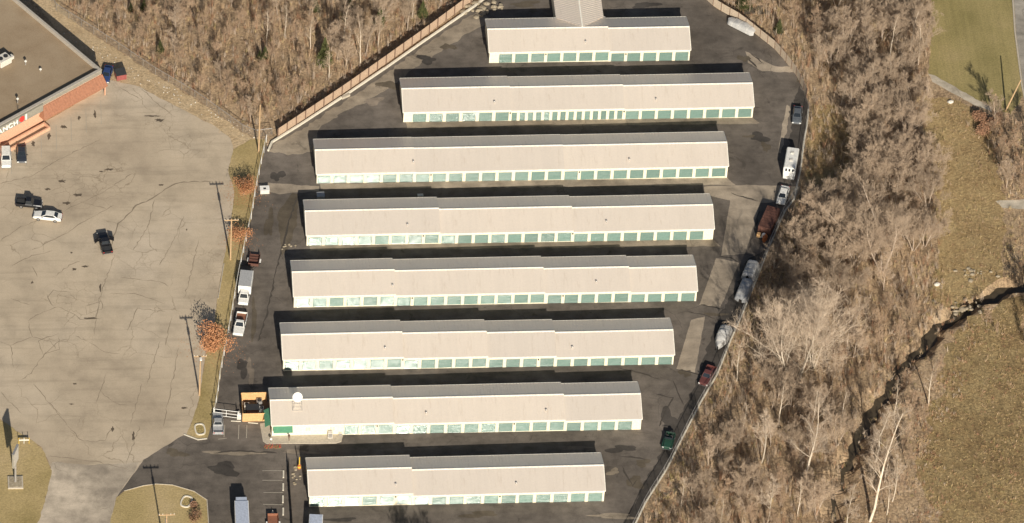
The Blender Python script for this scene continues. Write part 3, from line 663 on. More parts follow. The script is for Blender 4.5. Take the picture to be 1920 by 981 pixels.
# ------------------------------------------------------------------ discount store in the north-west corner
A = np.array([-73.6, 48.0]); FD = np.array([cos(radians(-143)), sin(radians(-143))]); ND = np.array([cos(radians(129)), sin(radians(129))]) # along front / along side
RZ = gz(-80); RH, RP = 4.35, 5.15
ranch = thing('store_building', (A[0], A[1], RZ), radians(-143), 'flat brown-roofed store with orange-red metal canopy and white letters on its front', 'building')
# local frame: +x runs along the front to the south-west, +y is towards the lot (outside), the building lies at -y
LX, LY = 34.0, 40.0
w_ = MB(); w_.box(0, LX, -.3, 0, -.3, RP-.9); w_.build('wall', 'peach_wall', ranch)
for q_ in ((0, .3, -LY, -.31), (LX-.3, LX, -LY, -.31), (.31, LX-.31, -LY, -LY+.3)): w_ = MB(); w_.box(*q_, -.3, RP); w_.build('wall', 'parapet', ranch)
w_ = MB(); w_.box(-.05, LX+.05, -.34, .12, RP-.899, RP+.02); w_.box(14.3, LX, .121, .5, 3.35, RP-.1); w_.build('sign_band', 'sign_band', ranch)
w_ = MB(); w_.box(-.1, LX+.1, -.4, .17, RP+.021, RP+.12); w_.box(-.08, .36, -LY, -.41, RP+.001, RP+.1); w_.box(LX-.36, LX+.08, -LY, -.41, RP+.001, RP+.1); w_.build('parapet_cap', 'parapet', ranch)
w_ = MB(); w_.box(.301, LX-.301, -LY+.301, -.341, RH-.2, RH); w_.build('roof', 'tar_gravel_roof', ranch)
# canopy: slope with raised ribs, hipped at its left end
c_ = MB(); x1_ = 14.0; zt, zb_ = 4.0, 2.35; oy = 1.75
c_.add([(-.2, .13, zt), (x1_, .13, zt), (x1_+1.0, oy, zb_), (-.2, oy, zb_), (-.2, .13, zb_-.25), (x1_+1.0, .13, zb_-.25), (x1_+1.0, oy, zb_-.25), (-.2, oy, zb_-.25)],
       [(0, 3, 2, 1), (1, 2, 5), (2, 6, 5), (0, 4, 7, 3), (3, 7, 6, 2), (4, 5, 6, 7)])
for k in range(24):
    x = -.1+k*.6; c_.add([(x-.05, .14, zt+.12), (x+.05, .14, zt+.12), (x+.05, oy, zb_+.12), (x-.05, oy, zb_+.12), (x-.05, .14, zt-.02), (x+.05, .14, zt-.02), (x+.05, oy, zb_-.02), (x-.05, oy, zb_-.02)],
                        [(3, 2, 1, 0), (0, 4, 7, 3), (1, 2, 6, 5), (3, 7, 6, 2)])
c_.build('canopy', 'red_roof', ranch)
for k in (0,):
    p_ = MB(); p_.box(.2+k*3.4, .4+k*3.4, oy-.3, oy-.1, 0, zb_-.26); p_.build('canopy_post', 'peach_wall', ranch)
pl = MB(); pl.box(14.6, LX, .8, 1.1, -.2, .75); pl.box(14.6, LX, 2.3, 2.6, -.2, .75); pl.box(14.3, 14.6, .8, 2.6, -.2, .78); pl.build('planter_wall', 'peach_wall', ranch)
# letters
def local_ranch(px, py, h):
    p = G(px, py, h)[:2]-A; return float(p@FD), 0
def letter(ch, s, zc, size):
    cu = bpy.data.curves.new('letter', 'FONT'); cu.body = ch; cu.size = size; cu.extrude = .06; cu.offset = .03; cu.align_x = 'CENTER'; cu.align_y = 'CENTER'
    tmp = bpy.data.objects.new('tmp', cu); COL.objects.link(tmp); bpy.context.view_layer.update()
    me = bpy.data.meshes.new_from_object(tmp.evaluated_get(bpy.context.evaluated_depsgraph_get())); bpy.data.objects.remove(tmp)
    me.materials.clear(); me.materials.append(MATS['letter_white']); o = bpy.data.objects.new('letter', me); COL.objects.link(o); o.parent = ranch
    o.matrix_local = Matrix.Translation((s, .57, zc)) @ Matrix.Rotation(pi, 4, 'Z') @ Matrix.Rotation(pi/2, 4, 'X')
    o['label'] = 'white raised letter %s' % ch
for ch, px, py in (('R', -8.5, 251.5), ('A', 1.4, 246.8), ('N', 10.6, 241), ('C', 20.4, 235.8), ('H', 29.8, 230.3)):
    letter(ch, local_ranch(px, py, 4.2)[0], 4.15, 1.55)
s_ = local_ranch(41.5, 223.5, 4.2)[0]
e_ = MB(); e_.add([(s_+.62*cos(t)*(1+.12*cos(3*t)), .51, 4.3+.68*sin(t)) for t in [2*pi*k/20 for k in range(20)]]+[(s_+.62*cos(t)*(1+.12*cos(3*t)), .60, 4.3+.68*sin(t)) for t in [2*pi*k/20 for k in range(20)]],
               [tuple(range(20, 40)), tuple(range(20))[::-1]]+[(k, (k+1) % 20, 20+(k+1) % 20, 20+k) for k in range(20)]); e_.build('sign_emblem', 'emblem_red', ranch)
s_ = local_ranch(48.6, 218.8, 4.2)[0]
e_ = MB(); e_.prism([(s_-.16, .51), (s_+.16, .51), (s_+.16, .6), (s_-.16, .6)], 3.6, 5.0); e_.build('sign_emblem', 'letter_white', ranch, label='slim white upright beside the red emblem')
# roof equipment
def on_ranch(px, py): p = G(px, py, RH); return (p[0], p[1], RZ+RH)
def rooftop_unit():
    p = on_ranch(6, 118); t = thing('rooftop_air_conditioner', p, radians(-143), 'large pale air-conditioning box on the brown flat roof', 'air conditioner')
    b = MB(); b.box(-1.3, 1.3, -1.0, 1.0, .15, 1.5); bevel(b.build('housing', 'offwhite', t), .05)
    b = MB(); b.box(-1.2, 1.2, -.9, .9, 0, .149); b.build('curb', 'galv', t)
    for sx in (-.6, .6):
        b = MB(); b.tube((sx, 0, 1.5), (sx, 0, 1.6), .45, n=16); b.build('fan', 'dark_metal', t)
    b = MB(); b.box(-2.3, -1.31, -.4, .4, .15, .8); b.build('duct', 'offwhite', t)
rooftop_unit()
for (px, py, hh, lb) in ((48, 121, .9, 'white-capped vent on the store roof nearest the air-conditioning box'), (33, 192, 1.0, 'white-capped vent on the store roof just behind the white letters'), (76, 133, .45, 'lowest small vent in the middle of the store roof')):
    p = on_ranch(px, py); t = thing('roof_vent', p, 0, lb, 'vent', 'vents on the store roof')
    b = MB(); b.tube((0, 0, 0), (0, 0, hh), .12, n=10); b.build('pipe', 'galv', t); b = MB(); b.lathe([(.26, hh-.05), (.28, hh+.08), (.1, hh+.26)], n=12); b.build('cap', 'offwhite', t)
p = on_ranch(34, 210); t = thing('roof_antenna', p, 0, 'thin antenna mast behind the store parapet', 'antenna'); b = MB(); b.tube((0, 0, 0), (0, 0, 1.8), .04); b.build('mast', 'dark_metal', t); b = MB(); b.tube((-.4, 0, 1.6), (.4, 0, 1.6), .025); b.build('crossbar', 'dark_metal', t)

# ------------------------------------------------------------------ fences
def P3(px, py): q = G(px, py); return Vector((q[0], q[1], gz(q[0])))
def polyline(px, step):
    pts = [P3(*p) for p in px]; out = [pts[0]]; acc = 0
    for a, b in zip(pts[:-1], pts[1:]):
        L = (b-a).length; t = step-acc
        while t < L: out.append(a+(b-a)*(t/L)); t += step
        acc = (acc+L) % step
    return out
def fence(px, h, step, mat, postmat, label, style, name='fence', postw=.06, offs=0.0, group=None):
    pts = polyline(px, step); o0 = pts[0].copy(); t = thing(name, o0, 0, label, 'fence', group); pts = [p-o0 for p in pts]
    for p in pts:
        b = MB()
        if style in ('chain',): b.tube((p.x, p.y, p.z-.2), (p.x, p.y, p.z+h+.05), postw, n=6)
        else: b.box(p.x-postw, p.x+postw, p.y-postw, p.y+postw, p.z-.2, p.z+h+.12)
        b.build('post', postmat, t)
    rn = random.Random(len(px))
    if style == 'chain':
        rail = MB(); mesh = MB(); uvs = []; s = 0
        for a, b in zip(pts[:-1], pts[1:]):
            rail.tube(a+Vector((0, 0, h)), b+Vector((0, 0, h)), .045, n=6); L = (b-a).length
            mesh.quad((a.x, a.y, a.z+.03), (b.x, b.y, b.z+.03), (b.x, b.y, b.z+h-.05), (a.x, a.y, a.z+h-.05)); uvs += [(s, 0), (s+L, 0), (s+L, h), (s, h)]; s += L
        rail.build('top_rail', postmat, t); o = mesh.build('wire_mesh', 'chain_link', t); uv = o.data.uv_layers.new(name='UVMap')
        for i, q in enumerate(uvs): uv.data[i].uv = q
    else:
        for a, b in zip(pts[:-1], pts[1:]):
            L = (b-a).length; ang = atan2(b.y-a.y, b.x-a.x); m_ = MB()
            if style == 'vertical':
                n = int(L/.15)
                for k in range(n):
                    x = (k+.5)*L/n; m_.box(x-.068, x+.068, -.012+offs, .012+offs, a.z+.05, a.z+h+rn.uniform(-.02, .02), ang, (a.x, a.y))
                for zz in (.3, h-.3): m_.box(.05, L-.05, .014+offs, .06+offs, a.z+zz, a.z+zz+.09, ang, (a.x, a.y))
            else:
                n = int(h/.36)
                for k in range(n):
                    z = .1+k*(h-.1)/n; m_.box(.02, L-.02, -.02+offs, .02+offs, a.z+z, a.z+z+(h-.1)/n-.05, ang, (a.x, a.y))
            m_.build('board_panel', mat, t)
    return t
NWF = [(521, 259), (560, 233), (640, 180), (720, 124), (800, 67), (880, 8), (935, -34), (985, -70)]
fence(NWF, 2.2, 2.45, 'fence_wood', 'post_brown', 'long reddish-brown wooden board fence between the woods and the northwest kerb', 'vertical', 'wooden_fence', .09, .16)
fence(FENCE_NE[:11], 2.1, 2.05, 'fence_tan', 'post_brown', 'curving tan wooden fence of horizontal boards around the northeast corner', 'horizontal', 'wooden_fence', .07, .0)
fence(FENCE_E, 1.9, 3.0, None, 'galv', 'chain-link fence along the east side between parked trailers and the woods', 'chain', 'chain_link_fence', .04)
fence(FENCE_W, 1.9, 3.0, None, 'white', 'chain-link fence with white rails between the grass verge and the storage yard', 'chain', 'chain_link_fence', .05)
fence([(80, -40), (100, 17), (153, 50), (217, 90), (286, 137), (365, 183), (402, 209), (471, 259), (506, 252), (521, 259)], 1.8, 3.2, None, 'galv', 'grey chain-link fence running diagonally at the foot of the northwest woods', 'chain', 'chain_link_fence', .035)
kerb('mow_strip', FENCE_E, .3, .06, 'kerb_white')
# dark slatted fence by the parking bays
fence([(541, 872), (542, 905), (544, 940), (547, 975), (550, 1040)], 1.7, 2.4, 'dark_soil', 'dark_metal', 'dark slatted fence beside the wheel stops and the southern building', 'vertical', 'slatted_fence', .05)
# gate
def gate():
    a, b = P3(402, 780), P3(446, 786); t = thing('yard_gate', a, atan2(b.y-a.y, b.x-a.x), 'white three-rail metal gate between the fence and the wooden enclosure', 'gate'); L = (b-a).length
    m_ = MB()
    for z in (.25, 1.0, 1.8): m_.tube((0, 0, z), (L, 0, z), .05, n=6)
    for x in (0, L/2, L): m_.tube((x, 0, .2), (x, 0, 1.82), .05, n=6)
    m_.build('gate_frame', 'white', t)
    for x in (-.15, L+.15):
        p = MB(); p.tube((x, 0, 0), (x, 0, 2.05), .07, n=8); p.build('post', 'white', t)
gate()
# wooden enclosure with machines
def enclosure():
    a, b = P3(455, 791), P3(499, 794); rz = 0; w2 = 4.55; dp = 5.2
    t = thing('wooden_enclosure', a, 0, 'bright orange cedar board enclosure at the west end of the office building', 'enclosure')
    rn = random.Random(5)
    def wall(x0, y0, x1, y1, name='board_wall'):
        L = hypot(x1-x0, y1-y0); an = atan2(y1-y0, x1-x0); m_ = MB(); n = int(L/.14)
        for k in range(n): x = (k+.5)*L/n; m_.box(x-.063, x+.063, -.012, .012, .03, 2.1+rn.uniform(-.015, .015), an, (x0, y0))
        for z in (.35, 1.05, 1.75): m_.box(.02, L-.02, .0145, .05, z, z+.09, an, (x0, y0))
        m_.build(name, 'cedar_board', t)
    wall(0, 0, w2, 0); wall(0, 0.06, 0, dp-.06); wall(w2, dp, 0, dp)
    for x, y in ((0, 0), (w2, 0), (0, dp), (w2, dp), (w2/2, dp)):
        p = MB(); p.box(x-.06, x+.06, y+.02 if y == 0 else y-.14, y+.14 if y == 0 else y-.02, 0, 2.15); p.build('post', 'cedar_board', t)
    return a
ea = enclosure()
def ac_unit(x, y, lb, s=1.0, mat='offwhite'):
    t = thing('condenser_unit', (x, y, gz(x)+.04), 0, lb, 'air conditioner', 'machines in the wooden enclosure'); b = MB(); b.box(-.45*s, .45*s, -.45*s, .45*s, .05, .95*s); b.build('housing', mat, t)
    b = MB(); b.tube((0, 0, .955*s), (0, 0, 1.02*s), .36*s, n=14); b.build('fan_guard', 'dark_metal', t)
ac_unit(ea.x+.9, ea.y+3.4, 'pale condenser unit at the west side of the cedar enclosure')
ac_unit(ea.x+3.2, ea.y+4.3, 'dark-framed condenser unit against the back boards of the cedar enclosure', 1.1, 'galv')
ac_unit(ea.x+3.5, ea.y+2.6, 'white condenser unit in the middle of the east half of the cedar enclosure', .9, 'white')
t = thing('trash_container', (ea.x+1.9, ea.y+2.4, gz(ea.x)+.04), 0, 'low dark brown container inside the cedar enclosure', 'container')
b = MB(); b.prism([(-1.1, -.7), (1.1, -.7), (1.2, .7), (-1.2, .7)], .1, 1.2); b.build('body', 'rust', t); b = MB(); b.box(-1.2, 1.2, -.75, .72, 1.205, 1.27); b.build('lid', 'dark_metal', t)
t = thing('utility_cabinet', P3(448, 785), 0, 'small white cabinet between the gate and the cedar enclosure', 'cabinet'); b = MB(); b.box(-.35, .35, -.3, .3, 0, 1.1); bevel(b.build('body', 'white', t), .03); b = MB(); b.box(-.3, .3, -.32, -.302, .1, 1.0); b.build('door', 'offwhite', t)
t = thing('vending_cabinet', P3(619, 823), 0, 'tall grey machine on the office sidewalk', 'cabinet'); b = MB(); b.box(-.42, .42, -.1, .6, .13, 1.55); bevel(b.build('body', 'offwhite', t), .03); b = MB(); b.box(-.34, .34, -.125, -.102, .4, 1.4); b.build('front_panel', 'galv', t)
t = thing('utility_box', P3(638, 819), 0, 'small grey box on the sidewalk next to the first green door', 'box'); b = MB(); b.box(-.25, .25, 0, .35, .13, .8); b.build('body', 'galv', t); b = MB(); b.box(-.27, .27, -.02, .37, .801, .85); b.build('lid', 'offwhite', t)
# sidewalk corner: flowers and bollard, post, keypad
t = thing('flower_bed', P3(511, 838), 0, 'low red flowers at the corner of the office sidewalk', 'flowers'); rn = random.Random(2)
b = MB()
for k in range(60):
    x, y = rn.uniform(-1.5, 1.5), rn.uniform(-.55, .35); z = rn.uniform(.05, .35); r = .07; b.add([(x-r, y, z), (x, y-r, z+.03), (x+r, y, z), (x, y+r, z+.05)], [(0, 1, 2, 3)])
b.build('blossoms', 'emblem_red', t)
b = MB()
for k in range(200):
    x, y = rn.uniform(-1.5, 1.5), rn.uniform(-.55, .35); b.add([(x-.03, y, .04), (x+.03, y, .04), (x+rn.uniform(-.1, .1), y, .3)], [(0, 1, 2)])
b.build('foliage', 'brush_olive', t)
t = thing('path_lamp', P3(508, 831), 0, 'short white globe lamp at the corner of the office sidewalk', 'lamp'); b = MB(); b.tube((0, 0, 0), (0, 0, .8), .05); b.build('post', 'galv', t); b = MB(); b.lathe([(.05, 0), (.2, .1), (.24, .25), (.15, .42), (.03, .48)], (0, 0, .8), 12); b.build('globe', 'white', t, True)
t = thing('mailbox_post', P3(542, 828), 0, 'brown post with a box beside the office entrance', 'post'); b = MB(); b.box(-.05, .05, -.05, .05, 0, 1.3); b.build('post', 'post_brown', t); b = MB(); b.box(-.15, .15, -.25, .25, 1.301, 1.6); b.build('box', 'post_brown', t)
def bollard(px, py, lb, h=2.8):
    t = thing('gate_marker', P3(px, py), 0, lb, 'bollard'); b = MB(); b.tube((0, 0, .9), (0, 0, h), .09, n=10); b.build('pole', 'yellow', t)
    b = MB(); b.lathe([(.34, 0), (.32, .3), (.29, .6), (.24, .9)], n=14); b.build('barrel', 'orange', t); b = MB(); b.lathe([(.335, .31), (.30, .58)], n=14, sx=1.03, sy=1.03); b.build('reflective_band', 'yellow', t)
bollard(561, 878, 'orange barrel with a tall yellow pole west of the southern building')
for k, (px, py) in enumerate(((531.5, 890), (531, 914), (530.5, 937), (531, 960))):
    a = P3(px, py); t = thing('wheel_stop', a, radians(86), ('wheel stop nearest the orange barrel', 'second cream wheel stop counting south beside the dark slatted fence', 'third cream wheel stop counting south beside the dark slatted fence', 'southernmost cream wheel stop by the reddish trailer')[k], 'wheel stop', 'cream wheel stops beside the parking bays')
    b = MB(); b.prism([(-.9, -.14), (.9, -.14), (.9, .14), (-.9, .14)], .04, .18); bevel(b.build('block', 'kerb_white', t), .02)
for k, (pa, pb) in enumerate((((433, 790), (452, 791)), ((464, 793), (485, 795)))):
    a, b2 = P3(*pa), P3(*pb); c = (a+b2)/2; t = thing('wheel_stop', c, atan2(b2.y-a.y, b2.x-a.x), ('white wheel stop in front of the three-rail gate', 'white wheel stop in front of the cedar enclosure')[k], 'wheel stop', 'white wheel stops north of the entrance drive')
    b = MB(); b.box(-.9, .9, -.09, .09, .04, .16); bevel(b.build('block', 'kerb_white', t), .02)
# concrete rings
for (px, py, rz, lb) in ((375, 806, .1, 'oval white concrete ring on the verge by the white kerb'), (349.5, 941.5, -.35, 'oval white concrete ring on the median lawn')):
    c = P3(px, py); t = thing('concrete_ring', c, rz, lb, 'planter ring', 'oval concrete rings'); n = 28; b = MB(); vs = []
    for (ra, z) in ((0, .0), (0, .22), (.24, .22), (.24, .0)):
        for k in range(n):
            tt = 2*pi*k/n; X = cos(tt); Y = sin(tt); e = 1/((abs(X)**3+abs(Y)**3)**(1/3)); vs.append(((.98-ra)*X*e, (1.42-ra)*Y*e, z))
    b.add(vs, [(j*n+k, j*n+(k+1) % n, (j+1)*n+(k+1) % n, (j+1)*n+k) for j in range(3) for k in range(n)]); b.build('ring', 'kerb_white', t)
    b = MB(); rn = random.Random(int(px))
    for k in range(260):
        r = rn.random()**.5*.7; tt = rn.uniform(0, 6.28); x, y = r*cos(tt), r*sin(tt)*1.55; b.add([(x-.03, y, .03), (x+.03, y, .03), (x+rn.uniform(-.12, .12), y+.03, rn.uniform(.1, .3))], [(0, 1, 2)])
    b.build('plants', 'brush_olive', t)

# ------------------------------------------------------------------ poles, signs
def utility_pole(px, py, h, lb, arm=0, lean=(0, 0), lamp=False):
    t = thing('utility_pole', P3(px, py), 0, lb, 'pole'); b = MB(); top = (lean[0], lean[1], h); b.tube((0, 0, -.2), top, .17, .11, n=8); b.build('pole', 'pole_wood', t)
    if arm:
        b = MB(); b.box(-arm/2, arm/2, -.07, .07, h-.42, h-.24); c = b.build('crossarm', 'pole_wood', t)
        for x in (-arm/2+.1, -arm/4, arm/4, arm/2-.1): q = MB(); q.lathe([(.05, 0), (.07, .08), (.05, .2), (.02, .24)], (x, 0, h-.238), 8); q.build('insulator', 'offwhite', c)
        q = MB(); q.tube((-.02, .3, h-2.6), (-.02, .3, h-1.7), .22, n=10); q.build('transformer', 'galv', t)
    if lamp:
        b = MB(); b.tube((0, 0, h-.1), (0, -.9, h+.15), .04); b.box(-.2, .2, -1.5, -.85, h+.08, h+.26); b.build('lamp', 'white', t)
utility_pole(432, 487, 10.4, 'wooden utility pole with a crossarm between the two rust-leaved trees on the verge', 2.6)
utility_pole(485, 286, 12.2, 'tall orange-lit wooden pole at the corner where the brown fence begins')
utility_pole(374, 741, 10.2, 'slim pole on the lot edge with a lamp on top', 2.3, lamp=True)
utility_pole(311, 1047, 11.4, 'pale pole topping out over the median lawn', 2.8)
utility_pole(1885, 208, 7.4, 'leaning wooden pole at the edge of the northeast lawn', 0, (2.3, 0.6))
utility_pole(1862, 212, 5.0, 'short grey pole left of the leaning one by the gravel path')
def pole_sign():
    c = P3(29, 906); t = thing('pole_sign', c, 0, 'tall grey pole sign seen edge-on over a square concrete base', 'sign')
    b = MB(); b.box(-1.35, 1.35, -1.5, 1.5, -.1, .3); bevel(b.build('base', 'concrete', t), .04); b = MB(); b.box(-1.1, 1.1, -1.25, 1.25, .301, .36); b.build('gravel_fill', 'pale_stone', t)
    b = MB(); b.box(-.16, .16, -.16, .16, .3, 8.0); b.build('pole', 'galv', t)
    b = MB(); b.box(-.16, .16, -1.3, 1.3, 5.0, 8.5, radians(-20), (0, 0)); b.build('sign_panel', 'sign_band', t)
    b = MB(); b.box(-.2, .2, -1.36, 1.36, 8.501, 8.6, radians(-20), (0, 0)); b.build('panel_trim', 'galv', t)
    b = MB(); b.box(.165, .185, -1.2, 1.2, 5.15, 8.35, radians(-20), (0, 0)); b.build('sign_face', 'offwhite', t)
pole_sign()
t = thing('small_sign', P3(45, 832), 0, 'small yellow and white three-post sign on the southwest lawn edge', 'sign')
for x in (-.9, 0, .9): b = MB(); b.tube((x, 0, 0), (x, 0, 1.5), .05); b.build('post', 'yellow' if x else 'white', t)
b = MB(); b.box(-.9, .9, -.05, -.02, .8, 1.1); b.build('board', 'offwhite', t)
# small things
def small_box(px, py, sx, sy, sz, mat, name, lb, cat, topmat=None):
    t = thing(name, P3(px, py), radians(2), lb, cat); b = MB(); b.box(-sx/2, sx/2, -sy/2, sy/2, .04, sz); bevel(b.build('body', mat, t), .03)
    b = MB(); b.box(-sx/2-.04, sx/2+.04, -sy/2-.04, sy/2+.04, sz+.003, sz+.06); b.build('lid', topmat or mat, t); return t
t = small_box(496, 360, 1.7, 1.3, .9, 'offwhite', 'utility_cabinet', 'white box with a dark opening beside the rust-leaved tree and fence', 'cabinet', 'white'); b = MB(); b.box(-.25, .25, -.3, .1, .97, 1.0); b.build('hatch', 'dark_metal', t)
small_box(601, 371, 1.35, 1.2, .85, 'tarp_grey', 'utility_cabinet', 'grey cabinet standing in the shade behind the fourth storage building', 'cabinet')
small_box(788, 369, 1.0, .5, .45, 'offwhite', 'storage_crate', 'small pale crate in the shade behind the fourth storage building', 'crate')
t = thing('dumpster', P3(226, 146), radians(14), 'red dumpster with a dark lid beside the store', 'dumpster'); b = MB(); b.prism([(-.95, -.8), (.95, -.8), (.95, .8), (-.95, .8)], .12, 1.35); b.build('bin', 'dumpster_red', t)
b = MB(); b.add([(-1, -.85, 1.36), (1, -.85, 1.36), (1, .85, 1.75), (-1, .85, 1.75), (-1, .85, 1.36), (1, .85, 1.36)], [(0, 1, 2, 3), (0, 4, 5, 1), (2, 5, 4, 3), (0, 3, 4), (1, 5, 2)]); b.build('lid', 'dark_metal', t)
for x in (-.7, .7): b = MB(); b.box(x-.06, x+.06, -.9, -.801, .3, 1.2); b.build('rib', 'dumpster_red', t)
def rocks(name, px, py, n, sx, sy, mat, lb, cat, seed, smin=.25, smax=.8):
    t = thing(name, P3(px, py), 0, lb, cat); rn = random.Random(seed)
    for k in range(n):
        b = MB(); x, y = rn.gauss(0, sx), rn.gauss(0, sy); r = rn.uniform(smin, smax)
        b.lathe([(r*.8, -.1), (r, r*.25), (r*.6, r*.6), (r*.1, r*.7)], (x, y, 0), 7, rn.uniform(.6, 1.4), rn.uniform(.6, 1.4)); b.build('stone', mat, t)
rocks('rubble_pile', 902, 16, 26, 2.0, 1.1, 'pale_stone', 'pale rubble pile at the top end of the brown fence', 'rubble', 1)
rocks('rock_bed', 551, 893, 10, .45, 1.1, 'pale_stone', 'pale stones beside the dark slatted fence', 'rocks', 2, .15, .4)
rocks('rock_bed', 534, 462, 8, 1.0, .35, 'pale_stone', 'pale stones at the west end of the fifth storage building', 'rocks', 3, .1, .3)
rocks('rock_bed', 1833, 515, 16, 2.2, .8, 'pale_stone', 'pale stones scattered north of the creek bend', 'rocks', 4, .15, .45)
rocks('rock_bed', 1820, 575, 22, 3.0, 1.0, 'pale_stone', 'tan stones lining the creek bend', 'rocks', 6, .2, .6)
t = thing('concrete_trough', P3(648, 183), radians(30), 'dark L-shaped gap edge beam by the northwest kerb', 'beam'); b = MB(); b.box(-.9, .9, -.2, .2, .04, .5); b.build('beam', 'concrete', t)
t['label'] = 'short concrete beam lying across the northwest kerb line'
for (px, py, lb) in ((1782, 192, 'white scrap lying just below the gravel path'), (1757, 534, 'white scrap lying in the brush north of the creek')):
    t = thing('scrap_piece', P3(px, py), .4, lb, 'litter'); b = MB(); b.lathe([(.45, 0), (.5, .2), (.2, .4)], n=9, sx=1.3); b.build('lump', 'litter', t)
b = MB(); rn = random.Random(9)
for k in range(70):
    t_ = rn.random(); x_, y_ = 120+t_*350+rn.gauss(0, 6), 62+t_*190+rn.gauss(0, 6); q = P3(x_, y_); r = rn.uniform(.04, .11); b.box(-r, r, -r*.7, r*.7, q.z-.02, q.z+.12, rn.random()*3, (q.x, q.y))
lt = b.build('litter_scraps', 'litter'); lt['kind'] = 'stuff'

# ------------------------------------------------------------------ vehicles (local +x = front)
for n_, c_ in (('paint_white', (.72, .70, .64)), ('paint_black', (.012, .012, .014)), ('paint_dark', (.03, .035, .045)), ('paint_grey', (.10, .11, .12)), ('paint_red', (.12, .042, .036)),
               ('paint_green', (.02, .06, .037)), ('paint_blue', (.03, .055, .15)), ('paint_silver', (.33, .33, .32))): mk_paint(n_, c_)
def loft(mb, st, zlow=.30):
    """body from stations (x, half width, top z); chamfered shoulders"""
    n = 8; vs = []
    for x, w_, z in st:
        vs += [(x, -w_*.92, zlow), (x, -w_, zlow+.14), (x, -w_, z-.16), (x, -w_*.86, z), (x, w_*.86, z), (x, w_, z-.16), (x, w_, zlow+.14), (x, w_*.92, zlow)]
    fs = []
    for k in range(len(st)-1):
        for j in range(n): fs.append((k*n+j, k*n+(j+1) % n, (k+1)*n+(j+1) % n, (k+1)*n+j))
    m_ = (len(st)-1)*n; fs += [tuple(range(n))[::-1], tuple(m_+j for j in range(n))]
    mb.add(vs, fs)
def cabin(mb, root, xb0, xb1, xt0, xt1, w_, z0, z1, wt=None):
    wt = wt or w_*.80
    B = [Vector(p) for p in ((xb0, -w_, z0), (xb1, -w_, z0), (xb1, w_, z0), (xb0, w_, z0))]; T = [Vector(p) for p in ((xt0, -wt, z1), (xt1, -wt, z1), (xt1, wt, z1), (xt0, wt, z1))]
    mb.add([*B, *T], [(4, 5, 6, 7), (0, 1, 5, 4), (1, 2, 6, 5), (2, 3, 7, 6), (3, 0, 4, 7)])
    for nm, (a, b) in (('side_window', (0, 1)), ('windscreen', (1, 2)), ('side_window', (2, 3)), ('rear_window', (3, 0))):
        q = [B[a], B[b], T[b], T[a]]; c = sum(q, Vector())/4; nn = (q[1]-q[0]).cross(q[3]-q[0]).normalized(); r = [c+(p-c)*.86+nn*.012 for p in q]
        g = MB(); g.quad(*r); g.build(nm, 'glass', root)
def wheels(root, L, w_, xs, r=.34, wd=.24):
    for x in xs:
        for s in (-1, 1):
            y = s*(w_-wd/2+.02); b = MB(); b.tube((x, y-wd/2, r), (x, y+wd/2, r), r, n=14); t = b.build('wheel', 'rubber', root)
            q = MB(); q.tube((x, y+s*(wd/2-.01), r), (x, y+s*(wd/2+.02), r), r*.6, n=10); q.build('rim', 'rim', t)
def lights(root, L, w_, zf, zr, b_=True):
    for s in (-1, 1):
        q = MB(); y = s*(w_*.78); q.box(L/2-.05, L/2+.02, y-.16, y+.16, zf-.08, zf+.08); q.build('headlight', 'lamp_clear', root)
        q = MB(); q.box(-L/2-.02, -L/2+.05, y-.12, y+.12, zr-.1, zr+.1); q.build('taillight', 'lamp_red', root)
    if b_:
        q = MB(); q.box(L/2-.03, L/2+.09, -w_*.92, w_*.92, .38, .56); q.build('front_bumper', 'chrome', root)
        q = MB(); q.box(-L/2-.09, -L/2+.03, -w_*.92, w_*.92, .38, .56); q.build('rear_bumper', 'chrome', root)
def mirrors(root, x, w_, z):
    for s in (-1, 1): q = MB(); q.box(x-.07, x+.07, s*w_+(0 if s > 0 else -.2), s*w_+(.2 if s > 0 else 0), z, z+.16); q.build('mirror', 'dark_metal', root)
def place(rear, front, L):
    a, b = P3(*rear), P3(*front); c = (a+b)/2; c.z = gz(c.x)+.035; return c, atan2(b.y-a.y, b.x-a.x)
